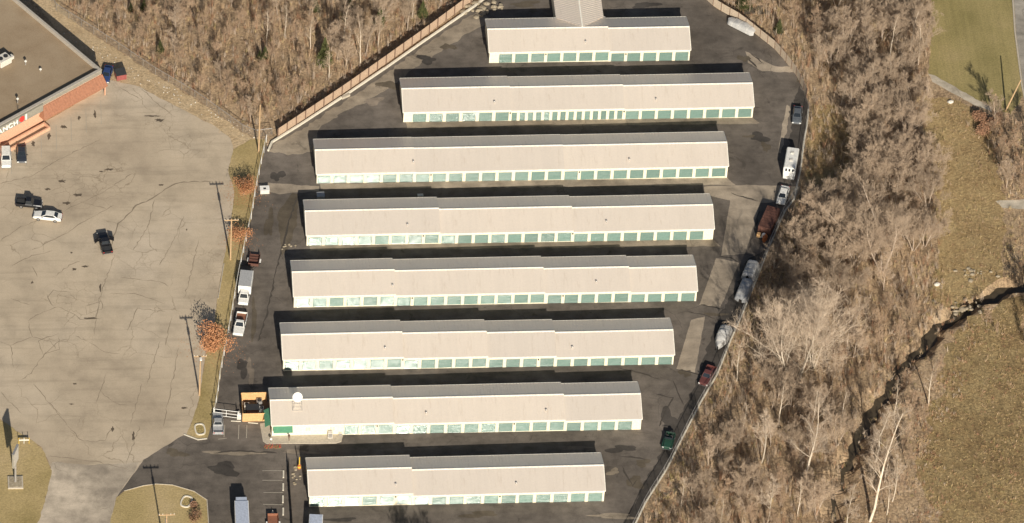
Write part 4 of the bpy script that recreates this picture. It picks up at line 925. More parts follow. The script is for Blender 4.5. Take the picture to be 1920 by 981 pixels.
def car(kind, rear, front, L, color, name, lb, cat, w_=.92, **k):
    c, rz = place(rear, front, L); t = thing(name, c, rz, lb, cat); b = MB(); h = L/2
    if kind == 'sedan':
        loft(b, [(-h, w_*.82, .78), (-h+.12, w_*.93, .94), (-h+.9, w_, .98), (-.2*L, w_, 1.0), (.2*L, w_, .98), (.33*L, w_*.98, .92), (h-.15, w_*.9, .78), (h, w_*.8, .66)])
        cabin(b, t, -.37*L, .23*L, -.23*L, .06*L, w_*.86, .97, 1.42); zf, zr = .66, .80
    elif kind in ('suv', 'van'):
        z1 = 1.75 if kind == 'suv' else 1.9
        loft(b, [(-h, w_*.94, 1.08), (-h+.1, w_, 1.14), (.2*L, w_, 1.10), (.3*L, w_*.98, 1.04), (h-.15, w_*.92, .95), (h, w_*.84, .8)])
        cabin(b, t, -h+.06, .30*L if kind == 'van' else .22*L, -h+.28, .12*L if kind == 'van' else .07*L, w_*.90, 1.09, z1, w_*.8); zf, zr = .75, .98
    else:  # pickup
        bl = k.get('bed', .36)*L; xb = -h+bl
        loft(b, [(xb, w_, 1.06), (.18*L, w_, 1.06), (.3*L, w_, 1.02), (h-.12, w_*.94, .96), (h, w_*.86, .84)])
        cabin(b, t, xb+.03, .19*L, xb+.12, .08*L, w_*.88, 1.05, 1.70); b.box(-h+.06, xb-.002, -w_+.08, w_-.08, .42, .66)
        for s in (-1, 1): b.box(-h+.05, xb-.003, *sorted((s*(w_-.09), s*w_)), .36, 1.08)
        b.box(-h, -h+.07, -w_+.02, w_-.02, .38, 1.07); zf, zr = .78, .85
        q = MB(); q.box(-h+.08, xb-.01, -w_+.10, w_-.10, .665, .70); q.build('bed_liner', k.get('liner', 'interior'), t)
    o = b.build('body', color, t); bevel(o, .025, 2)
    wheels(t, L, w_, (-.29*L, .31*L)); lights(t, L, w_, zf, zr); mirrors(t, .17*L, w_, 1.0); return t
car('suv', (10.5, 278), (12, 325), 4.9, 'paint_white', 'parked_suv', 'white passenger van at the far west edge, nose pointing south below the store front', 'van', .95)
car('sedan', (40, 277), (41, 309), 4.6, 'paint_dark', 'parked_car', 'dark car beside the white van in front of the store', 'car')
car('pickup', (34, 384), (75, 388), 4.7, 'paint_black', 'parked_pickup', 'black pickup parked crosswise just above the white sedan', 'pickup truck', .9)
car('sedan', (116, 413), (63, 406.5), 5.2, 'paint_white', 'parked_sedan', 'white sedan parked crosswise in the open concrete lot', 'car', .95)
p_ = car('pickup', (203, 482), (190, 440), 5.3, 'paint_black', 'parked_pickup', 'black pickup with an open door alone in the middle of the cracked lot', 'pickup truck', .98)
for s in (1, -1):
    q = MB(); q.box(0, 1.0, -.035, .035, .5, 1.5, radians(125 if s > 0 else -125)*1.0, (.95, s*.98)); q.build('open_door' if s > 0 else 'open_door', 'paint_black', p_)
q = MB(); q.box(-2.55, -1.0, -.6, .6, .71, .86); q.build('cargo', 'dark_metal', p_)
car('pickup', (409, 816), (408, 783), 5.0, 'paint_silver', 'parked_pickup', 'silver pickup with a loaded open bed just outside the white gate', 'pickup truck', .95, liner='tarp_grey')
car('pickup', (455, 590), (445, 636), 5.6, 'paint_white', 'dump_pickup', 'white pickup with a rust-red bed, southern one of the row along the west fence', 'pickup truck', 1.0, bed=.46, liner='rust_bright')
car('sedan', (1495.5, 207), (1493, 234), 4.5, 'paint_grey', 'parked_car', 'dark grey car near the curve of the east fence', 'car', .9)
car('sedan', (1473, 353), (1462, 389), 4.8, 'paint_white', 'parked_sedan', 'white car south of the white motorhome by the east fence', 'car', .92)
car('pickup', (1335, 693), (1317, 727), 4.9, 'paint_red', 'parked_pickup', 'faded red pickup by the east fence south of the tarped boat', 'pickup truck', .95, liner='paint_red')
car('sedan', (204, 131), (196, 157), 4.5, 'paint_blue', 'parked_car', 'blue car in the shade at the back corner of the store', 'car', .9)
def jeep():
    c, rz = place((1257, 818), (1249, 846), 3.9); t = thing('parked_jeep', c, rz, 'green open-topped jeep near the southeast fence', 'jeep'); b = MB(); h = 1.95; w_ = .85
    loft(b, [(-.1, w_*.9, 1.05), (.5, w_*.85, 1.08), (h-.1, w_*.75, 1.02), (h, w_*.7, .9)], .4)
    for s in (-1, 1): b.box(-h, -.1, *sorted((s*(w_-.08), s*w_)), .4, 1.05)
    b.box(-h, -h+.08, -w_+.02, w_-.02, .4, 1.04); b.box(-h+.08, -.11, -w_+.081, w_-.081, .42, .55); bevel(b.build('body', 'paint_green', t), .02)
    for s in (-1, 1): q = MB(); q.box(-h+.1, h-.1, *sorted((s*(w_-.12), s*(w_+.12))), .72, .78); q.build('fender', 'paint_green', t)
    for x, y in ((-.7, -.4), (-.7, .4)): q = MB(); q.box(x-.22, x+.22, y-.22, y+.22, .56, .75); q.box(x-.28, x-.18, y-.22, y+.22, .751, 1.25); q.build('seat', 'interior', t)
    q = MB(); q.box(-.12, -.06, -.75, .75, 1.06, 1.5); q.build('windscreen', 'glass', t)
    q = MB()
    for s in (-1, 1): q.tube((-1.1, s*.7, 1.0), (-1.1, s*.66, 1.7), .035)
    q.tube((-1.1, -.66, 1.7), (-1.1, .66, 1.7), .035); q.build('roll_bar', 'dark_metal', t)
    q = MB(); q.tube((-h-.22, .2, .9), (-h-.01, .2, .9), .36, n=14); q.build('spare_wheel', 'rubber', t)
    wheels(t, 3.9, w_+.08, (-1.2, 1.25), .38, .26); lights(t, 3.9, w_, .85, .8)
jeep()
def box_truck(rear, front, L, bl, bw, bh, roofmat, boxmat, name, lb, attic=False, cabmat='paint_white', cat='truck'):
    c, rz = place(rear, front, L); t = thing(name, c, rz, lb, cat); h = L/2; xb = -h+bl; w_ = .98; b = MB()
    loft(b, [(xb+.05, w_, 1.15), (xb+1.35, w_, 1.15), (xb+1.6, w_, 1.12), (h-.1, w_*.92, 1.02), (h, w_*.84, .9)], .42)
    cabin(b, t, xb+.08, xb+1.55, xb+.12, xb+1.15, w_*.88, 1.14, 1.95); bevel(b.build('cab', cabmat, t), .03, 2)
    b = MB(); b.box(-h, xb, -bw/2, bw/2, .75, bh); bevel(b.build('cargo_box', boxmat, t), .03)
    b = MB(); b.box(-h+.08, xb-.08, -bw/2+.08, bw/2-.08, bh+.003, bh+.04); b.build('box_roof', roofmat, t)
    b = MB(); b.box(-h-.03, -h-.003, -bw/2+.12, bw/2-.12, .85, bh-.15); d = b.build('rear_door', 'offwhite', t); b = MB(); b.box(-h-.06, -h-.031, -.1, .1, 1.0, 1.1); b.build('latch', 'dark_metal', d)
    b = MB(); b.box(-h+.1, xb, -.45, .45, .5, .748); b.build('chassis', 'dark_metal', t)
    if attic: b = MB(); b.box(xb+.003, xb+1.0, -bw/2+.25, bw/2-.25, 2.0, bh-.1); bevel(b.build('attic', 'van_roof_blue', t), .08, 2)
    wheels(t, L, w_, (-h+1.3, h-.95), .42, .3); lights(t, L, w_, .8, .7); mirrors(t, xb+1.35, w_+.08, 1.4)
box_truck((464, 518), (454, 584), 6.9, 4.3, 2.35, 2.65, 'tarp_grey', 'white', 'box_truck', 'white box truck with a grey roof panel in the row along the west fence')
box_truck((454, 1010), (451, 944), 8.9, 6.2, 2.45, 3.35, 'van_roof_blue', 'white', 'box_truck', 'tall box truck with a pale blue roof by the median lawn at the bottom edge', True)
box_truck((592, 986), (588, 1052), 8.2, 5.6, 2.4, 3.1, 'van_roof_blue', 'white', 'box_truck', 'pale-roofed box truck below the west end of the southern building')
def motorhome():
    c, rz = place((1485, 298), (1478, 338), 6.4); t = thing('motorhome', c, rz, 'tall white motorhome with three small dark windows by the east fence', 'motorhome'); b = MB()
    loft(b, [(-3.2, 1.12, 2.65), (-3.05, 1.17, 2.75), (2.3, 1.17, 2.75), (2.55, 1.17, 2.68), (2.95, 1.12, 1.6), (3.2, 1.05, 1.25)], .4); bevel(b.build('body', 'paint_white', t), .03)
    for y in (-.62, 0, .62): b = MB(); b.add([(2.60, y-.17, 2.55), (2.60, y+.17, 2.55), (2.80, y+.17, 2.05), (2.80, y-.17, 2.05)], [(0, 3, 2, 1)]); b.build('front_window', 'glass', t)
    for s in (-1, 1):
        for x in (-2.0, -.4, 1.2): b = MB(); b.box(x-.4, x+.4, *sorted((s*1.172, s*1.185)), 1.5, 2.1); b.build('side_window', 'glass', t)
    for x in (-1.6, .4): b = MB(); b.box(x-.3, x+.3, -.3, .3, 2.755, 2.9); bevel(b.build('roof_hatch', 'offwhite', t), .03)
    wheels(t, 6.4, 1.08, (-1.7, 2.2), .4, .26); lights(t, 6.4, 1.08, .8, .9)
motorhome()
def trailer(rear, front, L, w_, kind, lb, name='utility_trailer', mat='rust', h_=.55):
    c, rz = place(rear, front, L); t = thing(name, c, rz, lb, 'trailer'); h = L/2; xf = h-1.1
    b = MB(); b.box(-h, xf, -w_/2, w_/2, .5, .58); b.build('deck', mat, t)
    b = MB()
    for s in (-1, 1): b.box(-h, xf, *sorted((s*w_/2, s*(w_/2-.05))), .585, .585+h_)
    b.box(xf-.05, xf, -w_/2+.051, w_/2-.051, .585, .585+h_)
    if kind == 'ribs':
        for k in range(5): x = -h+.2+k*(xf+h-.3)/4; b.box(x-.06, x+.06, -w_/2+.052, w_/2-.052, .585, .70)
    b.build('side_rail', 'rust' if kind != 'bright' else 'rust_bright', t)
    b = MB(); b.tube((h, 0, .5), (xf-.2, -w_/2+.2, .5), .05, n=6); b.tube((h, 0, .5), (xf-.2, w_/2-.2, .5), .05, n=6); b.tube((h-.05, 0, .1), (h-.05, 0, .8), .05, n=6); b.build('tongue', 'offwhite' if kind == 'bright' else 'dark_metal', t)
    for s in (-1, 1):
        q = MB(); y = s*(w_/2+.17); q.tube((-.35, y-.1, .34), (-.35, y+.1, .34), .33, n=14); q.build('wheel', 'rubber', t)
        q = MB(); q.prism([(-.8, min(y-.14, y+.14)), (.1, min(y-.14, y+.14)), (.1, max(y-.14, y+.14)), (-.8, max(y-.14, y+.14))], .70, .76); q.build('fender', 'white', t)
    return t
trailer((479, 480), (473, 512), 4.2, 1.9, 'ribs', 'rusty ribbed utility trailer with white fenders, northern one of the row along the west fence')
trailer((513, 1008), (511, 961), 5.6, 1.9, 'bright', 'reddish trailer with white fenders and tongue at the bottom edge by the wheel stops', mat='rust_bright')
def brown_trailer():
    c, rz = place((1450, 402), (1429, 449), 6.8); t = thing('enclosed_trailer', c, rz, 'rust-brown box trailer with orange and white pieces at its south end', 'trailer'); b = MB(); b.box(-3.4, 2.6, -1.25, 1.25, .55, 2.1); bevel(b.build('box', 'rust', t), .04)
    b = MB()
    for k in range(9): x = -3.2+k*.7; b.box(x-.03, x+.03, -1.24, 1.24, 2.103, 2.15)
    b.build('roof_bow', 'rust', t)
    wheels(t, 6.8, 1.2, (-1.2, -.35), .38, .22)
    b = MB(); b.tube((3.4, 0, .5), (2.5, -.8, .5), .06); b.tube((3.4, 0, .5), (2.5, .8, .5), .06); b.build('tongue', 'dark_metal', t)
    t2 = thing('scrap_stack', c+Vector((cos(rz)*3.35, sin(rz)*3.35, 0)), rz, 'jumble of orange and white pieces against the brown box trailer', 'scrap'); rn = random.Random(4)
    for k, mt in enumerate(('white', 'orange', 'offwhite', 'orange', 'white', 'rust_bright', 'cedar_board')):
        b = MB(); x, y = rn.uniform(-.4, .7), rn.uniform(-.9, .7); a = rn.uniform(.15, .35); z = rn.uniform(.5, 1.3); b.box(-a, a, -a*.7, a*.7, 0 if k % 2 else .3, z, rn.random()*3, (x, y)); b.build('piece', mt, t2)
brown_trailer()
def tarped(rear, front, L, w_, prof, lb, name, mat, cat, nose=False):
    """thing under a draped cover: the cover is one sagging surface, wheels or bunks show below"""
    c, rz = place(rear, front, L); t = thing(name, c, rz, lb, cat); rn = random.Random(int(rear[0])); nx, ny = 26, 12; vs = []; h = L/2
    for i in range(nx+1):
        u = i/nx; x = -h+L*u; ww = w_/2*(min(1, (u+.04)*9)**.5)*(min(1, (1-u)*(2.3 if nose else 9)+.06)**(.75 if nose else .5))
        z1 = np.interp(u, [p[0] for p in prof], [p[1] for p in prof])
        for j in range(ny+1):
            a = -1+2*j/ny; zz = .22+(z1-.22)*max(0, 1-abs(a)**5)**.5; y = ww*a
            vs.append((x+rn.uniform(-.03, .03), y, max(.2, zz-.06*abs(a)+.05*sin(7*u*pi+2*a)+rn.uniform(-.035, .035))))
    b = MB(); b.add(vs, [(i*(ny+1)+j, (i+1)*(ny+1)+j, (i+1)*(ny+1)+j+1, i*(ny+1)+j+1) for i in range(nx) for j in range(ny)]); b.build('cover', mat, t, True)
    b = MB()
    for k in (.25, .55, .8):
        i = int(k*nx); 
        for j in range(ny): p, q = vs[i*(ny+1)+j], vs[i*(ny+1)+j+1]; b.tube((p[0], p[1], p[2]+.02), (q[0], q[1], q[2]+.02), .025, n=5)
    b.build('strap', 'offwhite', t)
    for s in (-1, 1):
        for x in (-.7, .1): q = MB(); y = s*(w_/2-.2); q.tube((x, y-.1, .3), (x, y+.1, .3), .3, n=12); q.build('wheel', 'rubber', t)
    if nose: q = MB(); q.tube((h-.3, 0, .45), (h+.9, 0, .45), .06, n=6); q.build('tongue', 'dark_metal', t)
tarped((1411, 63), (1370, 42), 6.2, 2.2, [(0, .9), (.15, 1.25), (.5, 1.3), (.75, 1.1), (1, .8)], 'vehicle under a pale grey cover against the curved tan fence', 'covered_car', 'tarp_white', 'covered vehicle')
tarped((1413, 500), (1400, 530), 4.3, 2.6, [(0, 1.7), (.1, 2.0), (.9, 1.9), (1, 1.6)], 'northern of two grey tarped trailers parked end to end by the east fence', 'covered_trailer', 'tarp_grey', 'covered trailer')
tarped((1403, 533), (1387, 569), 5.3, 2.6, [(0, 1.5), (.15, 1.9), (.6, 1.8), (.8, 1.3), (1, 1.0)], 'southern of two grey tarped trailers, with a lower rounded south end', 'covered_trailer', 'tarp_grey', 'covered trailer')
tarped((1362, 619), (1346, 655), 5.9, 2.45, [(0, 1.1), (.15, 1.5), (.4, 1.8), (.7, 1.4), (1, 1.0)], 'boat under a pale cover, bow pointing south, by the east fence', 'covered_boat', 'tarp_white', 'boat', True)

# ------------------------------------------------------------------ trees
def tube_pts(V, F, pts, rad, n):
    base = len(V); N = len(pts)
    for i, p in enumerate(pts):
        d = (pts[min(i+1, N-1)]-pts[max(i-1, 0)]); d = d.normalized() if d.length > 1e-6 else Vector((0, 0, 1))
        u = Vector((-d.y, d.x, 0)) if abs(d.z) < .95 else Vector((1, 0, 0)); u = (u-d*u.dot(d)).normalized(); v = d.cross(u)
        for k in range(n): t = 2*pi*k/n; q = p+u*(rad[i]*cos(t))+v*(rad[i]*sin(t)); V.append((q.x, q.y, q.z))
    for i in range(N-1):
        for k in range(n): F.append((base+i*n+k, base+i*n+(k+1) % n, base+(i+1)*n+(k+1) % n, base+(i+1)*n+k))
def ribbon(V, F, pts, w0, rn):
    d = pts[-1]-pts[0]; s = d.cross(Vector((rn.uniform(-1, 1), rn.uniform(-1, 1), rn.uniform(-1, 1)))); s = s.normalized() if s.length > 1e-4 else Vector((1, 0, 0)); b = len(V); N = len(pts)
    for i, p in enumerate(pts): w_ = w0*(1-.75*i/(N-1))/2; V.append(tuple(p-s*w_)); V.append(tuple(p+s*w_))
    for i in range(N-1): F.append((b+2*i, b+2*i+1, b+2*i+3, b+2*i+2))
def grow(rn, h, spread, r0, dens=1.0, lean=(0, 0), fork=1, tw=.035, up=.35, first=.25):
    """bare tree: trunk and limbs as tapering tubes, branchlets and twigs as fine slivers"""
    TV, TF, CV, CF = [], [], [], []
    def path(p, d, L, n, bend, lift):
        pts = [p.copy()]
        for i in range(n):
            d = (d+Vector((rn.gauss(0, bend), rn.gauss(0, bend), rn.gauss(0, bend*.6)+lift))).normalized(); p = p+d*(L/n); pts.append(p.copy())
        return pts, d
    def side(d, ang):
        o = d.orthogonal().normalized(); q = d.cross(o); a = rn.uniform(0, 2*pi); s = o*cos(a)+q*sin(a); return (d*cos(ang)+s*sin(ang)).normalized()
    def branch(p, d, L, r, lv):
        n = 4 if lv < 3 else 2; pts, de = path(p, d, L, n, .14 if lv < 2 else .2, .06 if lv < 3 else .03)
        if lv == 1: tube_pts(TV, TF, pts, [r*(1-.7*i/n) for i in range(n+1)], 5)
        elif lv == 2: tube_pts(CV, CF, pts, [max(.012, r*(1-.75*i/n)) for i in range(n+1)], 3)
        else: ribbon(CV, CF, pts, max(tw*(1.0 if lv == 3 else .7), r*.8), rn)
        if lv >= 4: return
        cnt = {1: 8, 2: 7, 3: 4.5}[lv]*dens; cnt = int(cnt)+(rn.random() < cnt % 1)
        for k in range(cnt):
            t = rn.uniform(.22 if lv < 3 else .1, 1.0); i = min(n-1, int(t*n)); q = pts[i].lerp(pts[i+1], t*n-i)
            dd = side((pts[i+1]-pts[i]).normalized(), rn.uniform(.45, .95)); dd = (dd+Vector((0, 0, .25))).normalized()
            branch(q, dd, L*(.62-.2*t)*rn.uniform(.7, 1.15), r*.45, lv+1)
    for f in range(fork):
        a = 2*pi*f/fork+rn.random(); tilt = .28 if fork > 1 else 0
        d0 = Vector((lean[0]+tilt*cos(a), lean[1]+tilt*sin(a), 1)).normalized(); n = 8; hh = h*(1 if f == 0 else rn.uniform(.78, .98))
        pts, _ = path(Vector((0.25*cos(a) if fork > 1 else 0, .25*sin(a) if fork > 1 else 0, -.2)), d0, hh*.93, n, .06, .03); rr = r0*(1 if fork == 1 else .75)
        rad = [rr*(1-.86*i/n)+.015 for i in range(n+1)]; tube_pts(TV, TF, pts, rad, 7)
        nb = int((15 if fork == 1 else 10)*dens**.5)
        for k in range(nb):
            t = first+(1-first)*((k+rn.random())/nb); i = min(n-1, int(t*n)); q = pts[i].lerp(pts[i+1], t*n-i)
            dd = side((pts[i+1]-pts[i]).normalized(), rn.uniform(.55, 1.15)); dd = (dd+Vector((0, 0, up))).normalized()
            branch(q, dd, spread*(1.15-.75*t)*rn.uniform(.7, 1.15), rad[i]*.32, 1)
    def mesh(nm, V, F):
        me = bpy.data.meshes.new(nm); me.from_pydata(V, [], F); me.update(); return me
    return mesh('trunk', TV, TF), mesh('crown', CV, CF)
TREES = {}
def proto(key, tmat, cmat, *a, **k):
    t, c = grow(random.Random(sum(map(ord, key))), *a, **k); t.materials.append(MATS[tmat]); c.materials.append(MATS[cmat]); TREES[key] = (t, c)
    if tmat.startswith('bark'): t.polygons.foreach_set('use_smooth', [True]*len(t.polygons))
for i in range(3): proto('grey%d' % i, 'bark_grey', 'twig_grey', 11, 4.0, .13, 1.2, tw=.03, up=.45, first=.18)
for i in range(2): proto('wide%d' % i, 'bark_grey', 'twig_grey', 11, 5.4, .16, 1.25, tw=.03, fork=3, up=.3, first=.2)
for i in range(2): proto('brown%d' % i, 'bark_dark', 'twig_brown', 8, 2.9, .085, 1.0, tw=.03, up=.5, first=.15)
for i in range(2): proto('sapling%d' % i, 'bark_dark', 'twig_brown', 7, 2.1, .055, .9, tw=.03, up=.7, first=.2)
for i in range(2): proto('pale%d' % i, 'bark_pale', 'twig_grey', 14, 3.6, .15, .85, tw=.03, up=.5, first=.3)
proto('syc_wide', 'bark_pale', 'twig_pale', 20, 10.0, .26, 1.1, tw=.03, fork=4, up=.55, first=.18)
proto('syc_bent', 'bark_pale', 'twig_pale', 21, 6.0, .26, 1.0, tw=.03, up=.35, first=.25, lean=(.10, .02))
proto('syc_lean', 'bark_pale', 'twig_pale', 29, 6.0, .28, 1.0, tw=.03, up=.6, first=.22, lean=(.36, .12))
proto('syc_slim', 'bark_pale', 'twig_pale', 15, 3.8, .15, 1.0, tw=.03, up=.6, first=.3, lean=(.1, 0))
proto('syc_far', 'bark_grey', 'twig_grey', 19, 7.5, .22, 1.05, tw=.03, fork=3, up=.5, first=.2)
def leafy(key, lmat, h, rx, rz_, n, size, trunk_r, cz, cone=False, seed=1):
    rn = random.Random(seed); tr, cr = grow(rn, h*.9, rx*.95, trunk_r, .7, tw=.03, up=.5, first=.3); tr.materials.append(MATS['bark_dark']); V = []; F = []
    blobs = [(rn.uniform(-.5, .5)*rx, rn.uniform(-.5, .5)*rx, cz+rn.uniform(-.5, .5)*rz_, rn.uniform(.40, .62)) for _ in range(9)]
    for k in range(n):
        if cone:
            t = rn.random()**1.4; r = rx*(1-t)*(.35+.65*rn.random())*(1+.25*sin(9*t*6)); a = rn.uniform(0, 6.283); p = Vector((r*cos(a), r*sin(a), .25+t*(h-.3)))
        else:
            bx, by, bz, br = rn.choice(blobs); d = Vector((rn.gauss(0, 1), rn.gauss(0, 1), rn.gauss(0, 1))).normalized()*(rn.random()**.4); p = Vector((bx+d.x*rx*br, by+d.y*rx*br, bz+d.z*rz_*br))
        u = Vector((rn.uniform(-1, 1), rn.uniform(-1, 1), rn.uniform(-1, 1))).normalized(); v = u.orthogonal().normalized(); s = size*rn.uniform(.6, 1.3); b = len(V)
        V += [tuple(p-u*s*.5), tuple(p+v*s*.35), tuple(p+u*s*.5), tuple(p-v*s*.35)]; F.append((b, b+1, b+2, b+3))
    me = bpy.data.meshes.new('crown'); me.from_pydata(V, [], F); me.materials.append(MATS[lmat]); me.update(); TREES[key] = (tr, me)
    bpy.data.meshes.remove(cr)
leafy('rust0', 'leaf_rust', 5.6, 3.4, 2.4, 3400, .25, .13, 3.2, seed=3); leafy('rust1', 'leaf_rust', 4.2, 2.6, 1.8, 1200, .24, .10, 2.5, seed=8)
leafy('cedar0', 'leaf_cedar', 5.0, 1.3, 0, 2600, .26, .09, 0, True, seed=4); leafy('cedar1', 'leaf_cedar', 6.5, 1.6, 0, 3200, .28, .10, 0, True, seed=6)
leafy('shrub_red', 'brush_red', 2.0, 1.6, .8, 900, .22, .05, 1.0, seed=9); leafy('shrub_dark', 'leaf_dark', 2.4, 1.3, 1.0, 1000, .2, .05, 1.2, seed=10); leafy('shrub_green', 'brush_olive', 1.2, .8, .5, 500, .16, .03, .7, seed=11)
def tree(name, key, xy, s=1.0, rz=None, lb='', cat='tree', group=None, sz=None):
    rn = random.Random(int(abs(xy[0])*131+abs(xy[1])*17)); rz = rn.uniform(0, 6.28) if rz is None else rz
    t = thing(name, (xy[0], xy[1], gz(xy[0])), rz, lb, cat, group); t.scale = (s, s, sz or s)
    for nm, me in zip(('trunk', 'crown'), TREES[key]): o = bpy.data.objects.new(nm, me); COL.objects.link(o); o.parent = t
    return t
LOTL = ((457, 366, 'rust0', .74, 'rust-leaved tree above the white cabinet on the west verge'), (450, 450, 'rust1', .95, 'small sparse rust-leaved tree beside the crossarm utility pole'), (405, 655, 'rust0', .98, 'largest rust-leaved tree, beside the white pickup on the west verge'))
for px, py, k, s, lb in LOTL: tree('oak_tree', k, GXY(px, py), s, None, lb, 'tree', 'rust-leaved trees on the verge')
tree('shrub', 'shrub_red', GXY(367, 975), 1.0, None, 'reddish shrub at the east edge of the median lawn', 'shrub')
tree('shrub', 'shrub_red', GXY(363, 950), .6, None, 'small reddish shrub beside the concrete ring on the median', 'shrub')
tree('bare_tree', 'wide1', GXY(778, 1062), .75, None, 'bare tree whose crown shades the drive south of the southern building', 'tree')
for k, s in enumerate((15.2, 16.6, 18.4, 19.8, 21.4, 23.0)):
    p = A+FD*s+ND*1.65; tree('shrub', ('shrub_dark', 'shrub_red', 'shrub_green')[k % 3], (float(p[0]), float(p[1])), .62, None, ('dark', 'reddish', 'olive')[k % 3]+' shrub in the planter under the white letters, '+('first', 'second', 'third', 'fourth', 'fifth', 'sixth')[k]+' from the red canopy', 'shrub', 'shrubs in the store planter')
# notable pale trees east of the yard
N_ = [('syc_wide', 1487, 728, 1.12, .3, 'huge spreading pale sycamore west of the creek, the widest crown in the woods'),
      ('syc_wide', 1524, 690, .8, 2.1, 'many-stemmed pale tree just behind the widest sycamore'),
      ('syc_bent', 1510, 893, .95, .2, 'pale sycamore with a crooked trunk below the widest crown'),
      ('syc_slim', 1428, 868, .95, 0, 'slim white-barked tree standing alone right of the southeast fence'),
      ('syc_slim', 1437, 985, .9, .5, 'slim pale tree at the bottom edge of the woods'),
      ('syc_lean', 1631, 978, .93, .35, 'tall white-barked tree leaning northeast over the creek'),
      ('syc_slim', 1642, 866, 1.0, 1.2, 'pale multi-twigged tree on the creek bank beside the leaning giant'),
      ('syc_slim', 1673, 940, .85, .1, 'thin pale tree right of the leaning giant'),
      ('syc_far', 1653, 510, 1.0, .7, 'big grey-limbed tree in the middle of the eastern woods'),
      ('syc_far', 1600, 470, .75, 1.9, 'grey-limbed tree just left of the big one in the middle of the woods'),
      ('syc_far', 1712, 470, .6, 2.7, 'broad bare tree at the edge of the straw clearing'),
      ('syc_slim', 1588, 1000, .8, 3.0, 'pale twiggy tree at the bottom edge beside the creek'),
      ('pale0', 1460, 800, .85, 1.0, 'pale bare tree between the fence and the crooked sycamore'),
      ('syc_far', 1440, 640, .7, 4.0, 'bare tree nearest the fence beside the covered boat')]
avoid = []
for key, px, py, s, rz, lb in N_:
    x, y = GXY(px, py); tree('sycamore_tree', key, (x, y), s, rz, lb, 'tree'); avoid.append((x, y, 2.0))
ORD = ['first', 'second', 'third', 'fourth', 'fifth', 'sixth', 'seventh', 'eighth', 'ninth', 'tenth', 'eleventh', 'twelfth', 'thirteenth']
def wood(px, n, mind, keys, smin, smax, seed, name, lb, group, shapes=None):
    poly = pxpoly(px); rn = random.Random(seed)
    pts = [q for q in scatter(poly, n, mind, seed, avoid) if creek_dist(np.array(q[0]), np.array(q[1])) >= 1.6]
    pts.sort(key=lambda q: q[1]); nr = max(1, round(len(pts)**.5/1.15)); per = math.ceil(len(pts)/nr)
    for r_ in range(nr):
        row = sorted(pts[r_*per:(r_+1)*per])
        for j, (x, y) in enumerate(row):
            key = rn.choice(keys); kind = {'g': 'grey', 'b': 'brown', 's': 'slim', 'w': 'wide', 'p': 'pale'}[key[0]]
            rw = 'bottom row' if r_ == 0 else 'top row' if r_ == nr-1 else ORD[r_]+' row up'
            cl = 'leftmost' if j == 0 else 'rightmost' if j == len(row)-1 else ORD[j]+' from left'
            tree(name, key, (x, y), rn.uniform(smin, smax), None, '%s bare tree %s, %s, %s' % (kind, lb, rw, cl), 'tree', group)
wood([(1400, -90), (1560, -90), (1540, 100), (1545, 190), (1522, 175), (1480, 105), (1400, 40), (1345, 0), (1300, -60)], 22, 3.0, ['grey0', 'brown0', 'grey1', 'brown1', 'sapling0'], .7, 1.05, 21, 'bare_tree', 'outside the curved tan fence', 'bare trees outside the tan fence')
wood([(1560, -90), (1735, -90), (1738, 130), (1720, 260), (1600, 260), (1560, 190), (1545, 60)], 40, 3.1, ['grey0', 'grey1', 'wide0', 'wide1', 'wide0', 'pale0'], .6, .92, 22, 'bare_tree', 'in the wood beside the northeast lawn', 'bare trees west of the northeast lawn')
wood([(1605, 230), (1725, 250), (1755, 380), (1755, 470), (1700, 520), (1590, 500), (1560, 380), (1600, 340)], 31, 3.3, ['grey0', 'wide0', 'wide1', 'wide0', 'wide1', 'brown0'], .6, .9, 23, 'bare_tree', 'in the wood beside the straw clearing', 'bare trees beside the straw clearing')
wood([(1500, 400), (1590, 390), (1620, 520), (1560, 620), (1440, 640), (1410, 610), (1460, 480)], 26, 3.0, ['grey0', 'wide0', 'wide1', 'brown1', 'grey2'], .55, .85, 24, 'bare_tree', 'across the fence from the tarped trailers', 'bare trees across the fence from the trailers')
wood([(1620, 520), (1730, 560), (1700, 640), (1640, 700), (1560, 760), (1500, 640)], 18, 3.4, ['grey1', 'brown0', 'brown1', 'sapling1'], .55, .85, 25, 'bare_tree', 'between the widest sycamore and creek bend', 'bare trees near the creek bend')
wood([(1400, 640), (1480, 700), (1600, 760), (1585, 850), (1540, 1050), (1230, 1050), (1300, 850), (1350, 740)], 54, 3.0, ['wide0', 'wide1', 'brown0', 'brown1', 'grey2', 'sapling1', 'pale1'], .5, .82, 26, 'bare_tree', 'between southeast fence and creek', 'bare trees between the southeast fence and the creek')
wood([(1690, 740), (1760, 680), (1740, 780), (1690, 900), (1670, 1040), (1610, 1040), (1630, 900)], 14, 2.6, ['sapling0', 'sapling1', 'pale1', 'brown0'], .6, .95, 27, 'bare_tree', 'on the east creek bank', 'bare trees on the east creek bank')
wood([(1855, 225), (1930, 215), (1960, 330), (1930, 372), (1880, 365)], 13, 2.6, ['grey0', 'brown0', 'grey2', 'sapling0'], .55, .85, 28, 'bare_tree', 'by the road below the leaning pole', 'bare trees by the road')
wood([(1855, 530), (1960, 500), (1960, 700), (1880, 650), (1830, 590)], 7, 3.0, ['grey1', 'brown0', 'sapling1'], .5, .8, 29, 'bare_tree', 'beside the creek at the east edge', 'bare trees at the east edge')
for k, (px, py) in enumerate(((1835, 225), (1852, 240), (1870, 228), (1842, 252))):
    tree('shrub', 'shrub_red', GXY(px, py), 1.1, None, ('dark reddish shrub at the end of the gravel path', 'dark reddish shrub below the path end', 'dark reddish shrub at the foot of the leaning pole', 'southernmost dark reddish shrub below the path')[k], 'shrub', 'reddish shrubs below the gravel path')
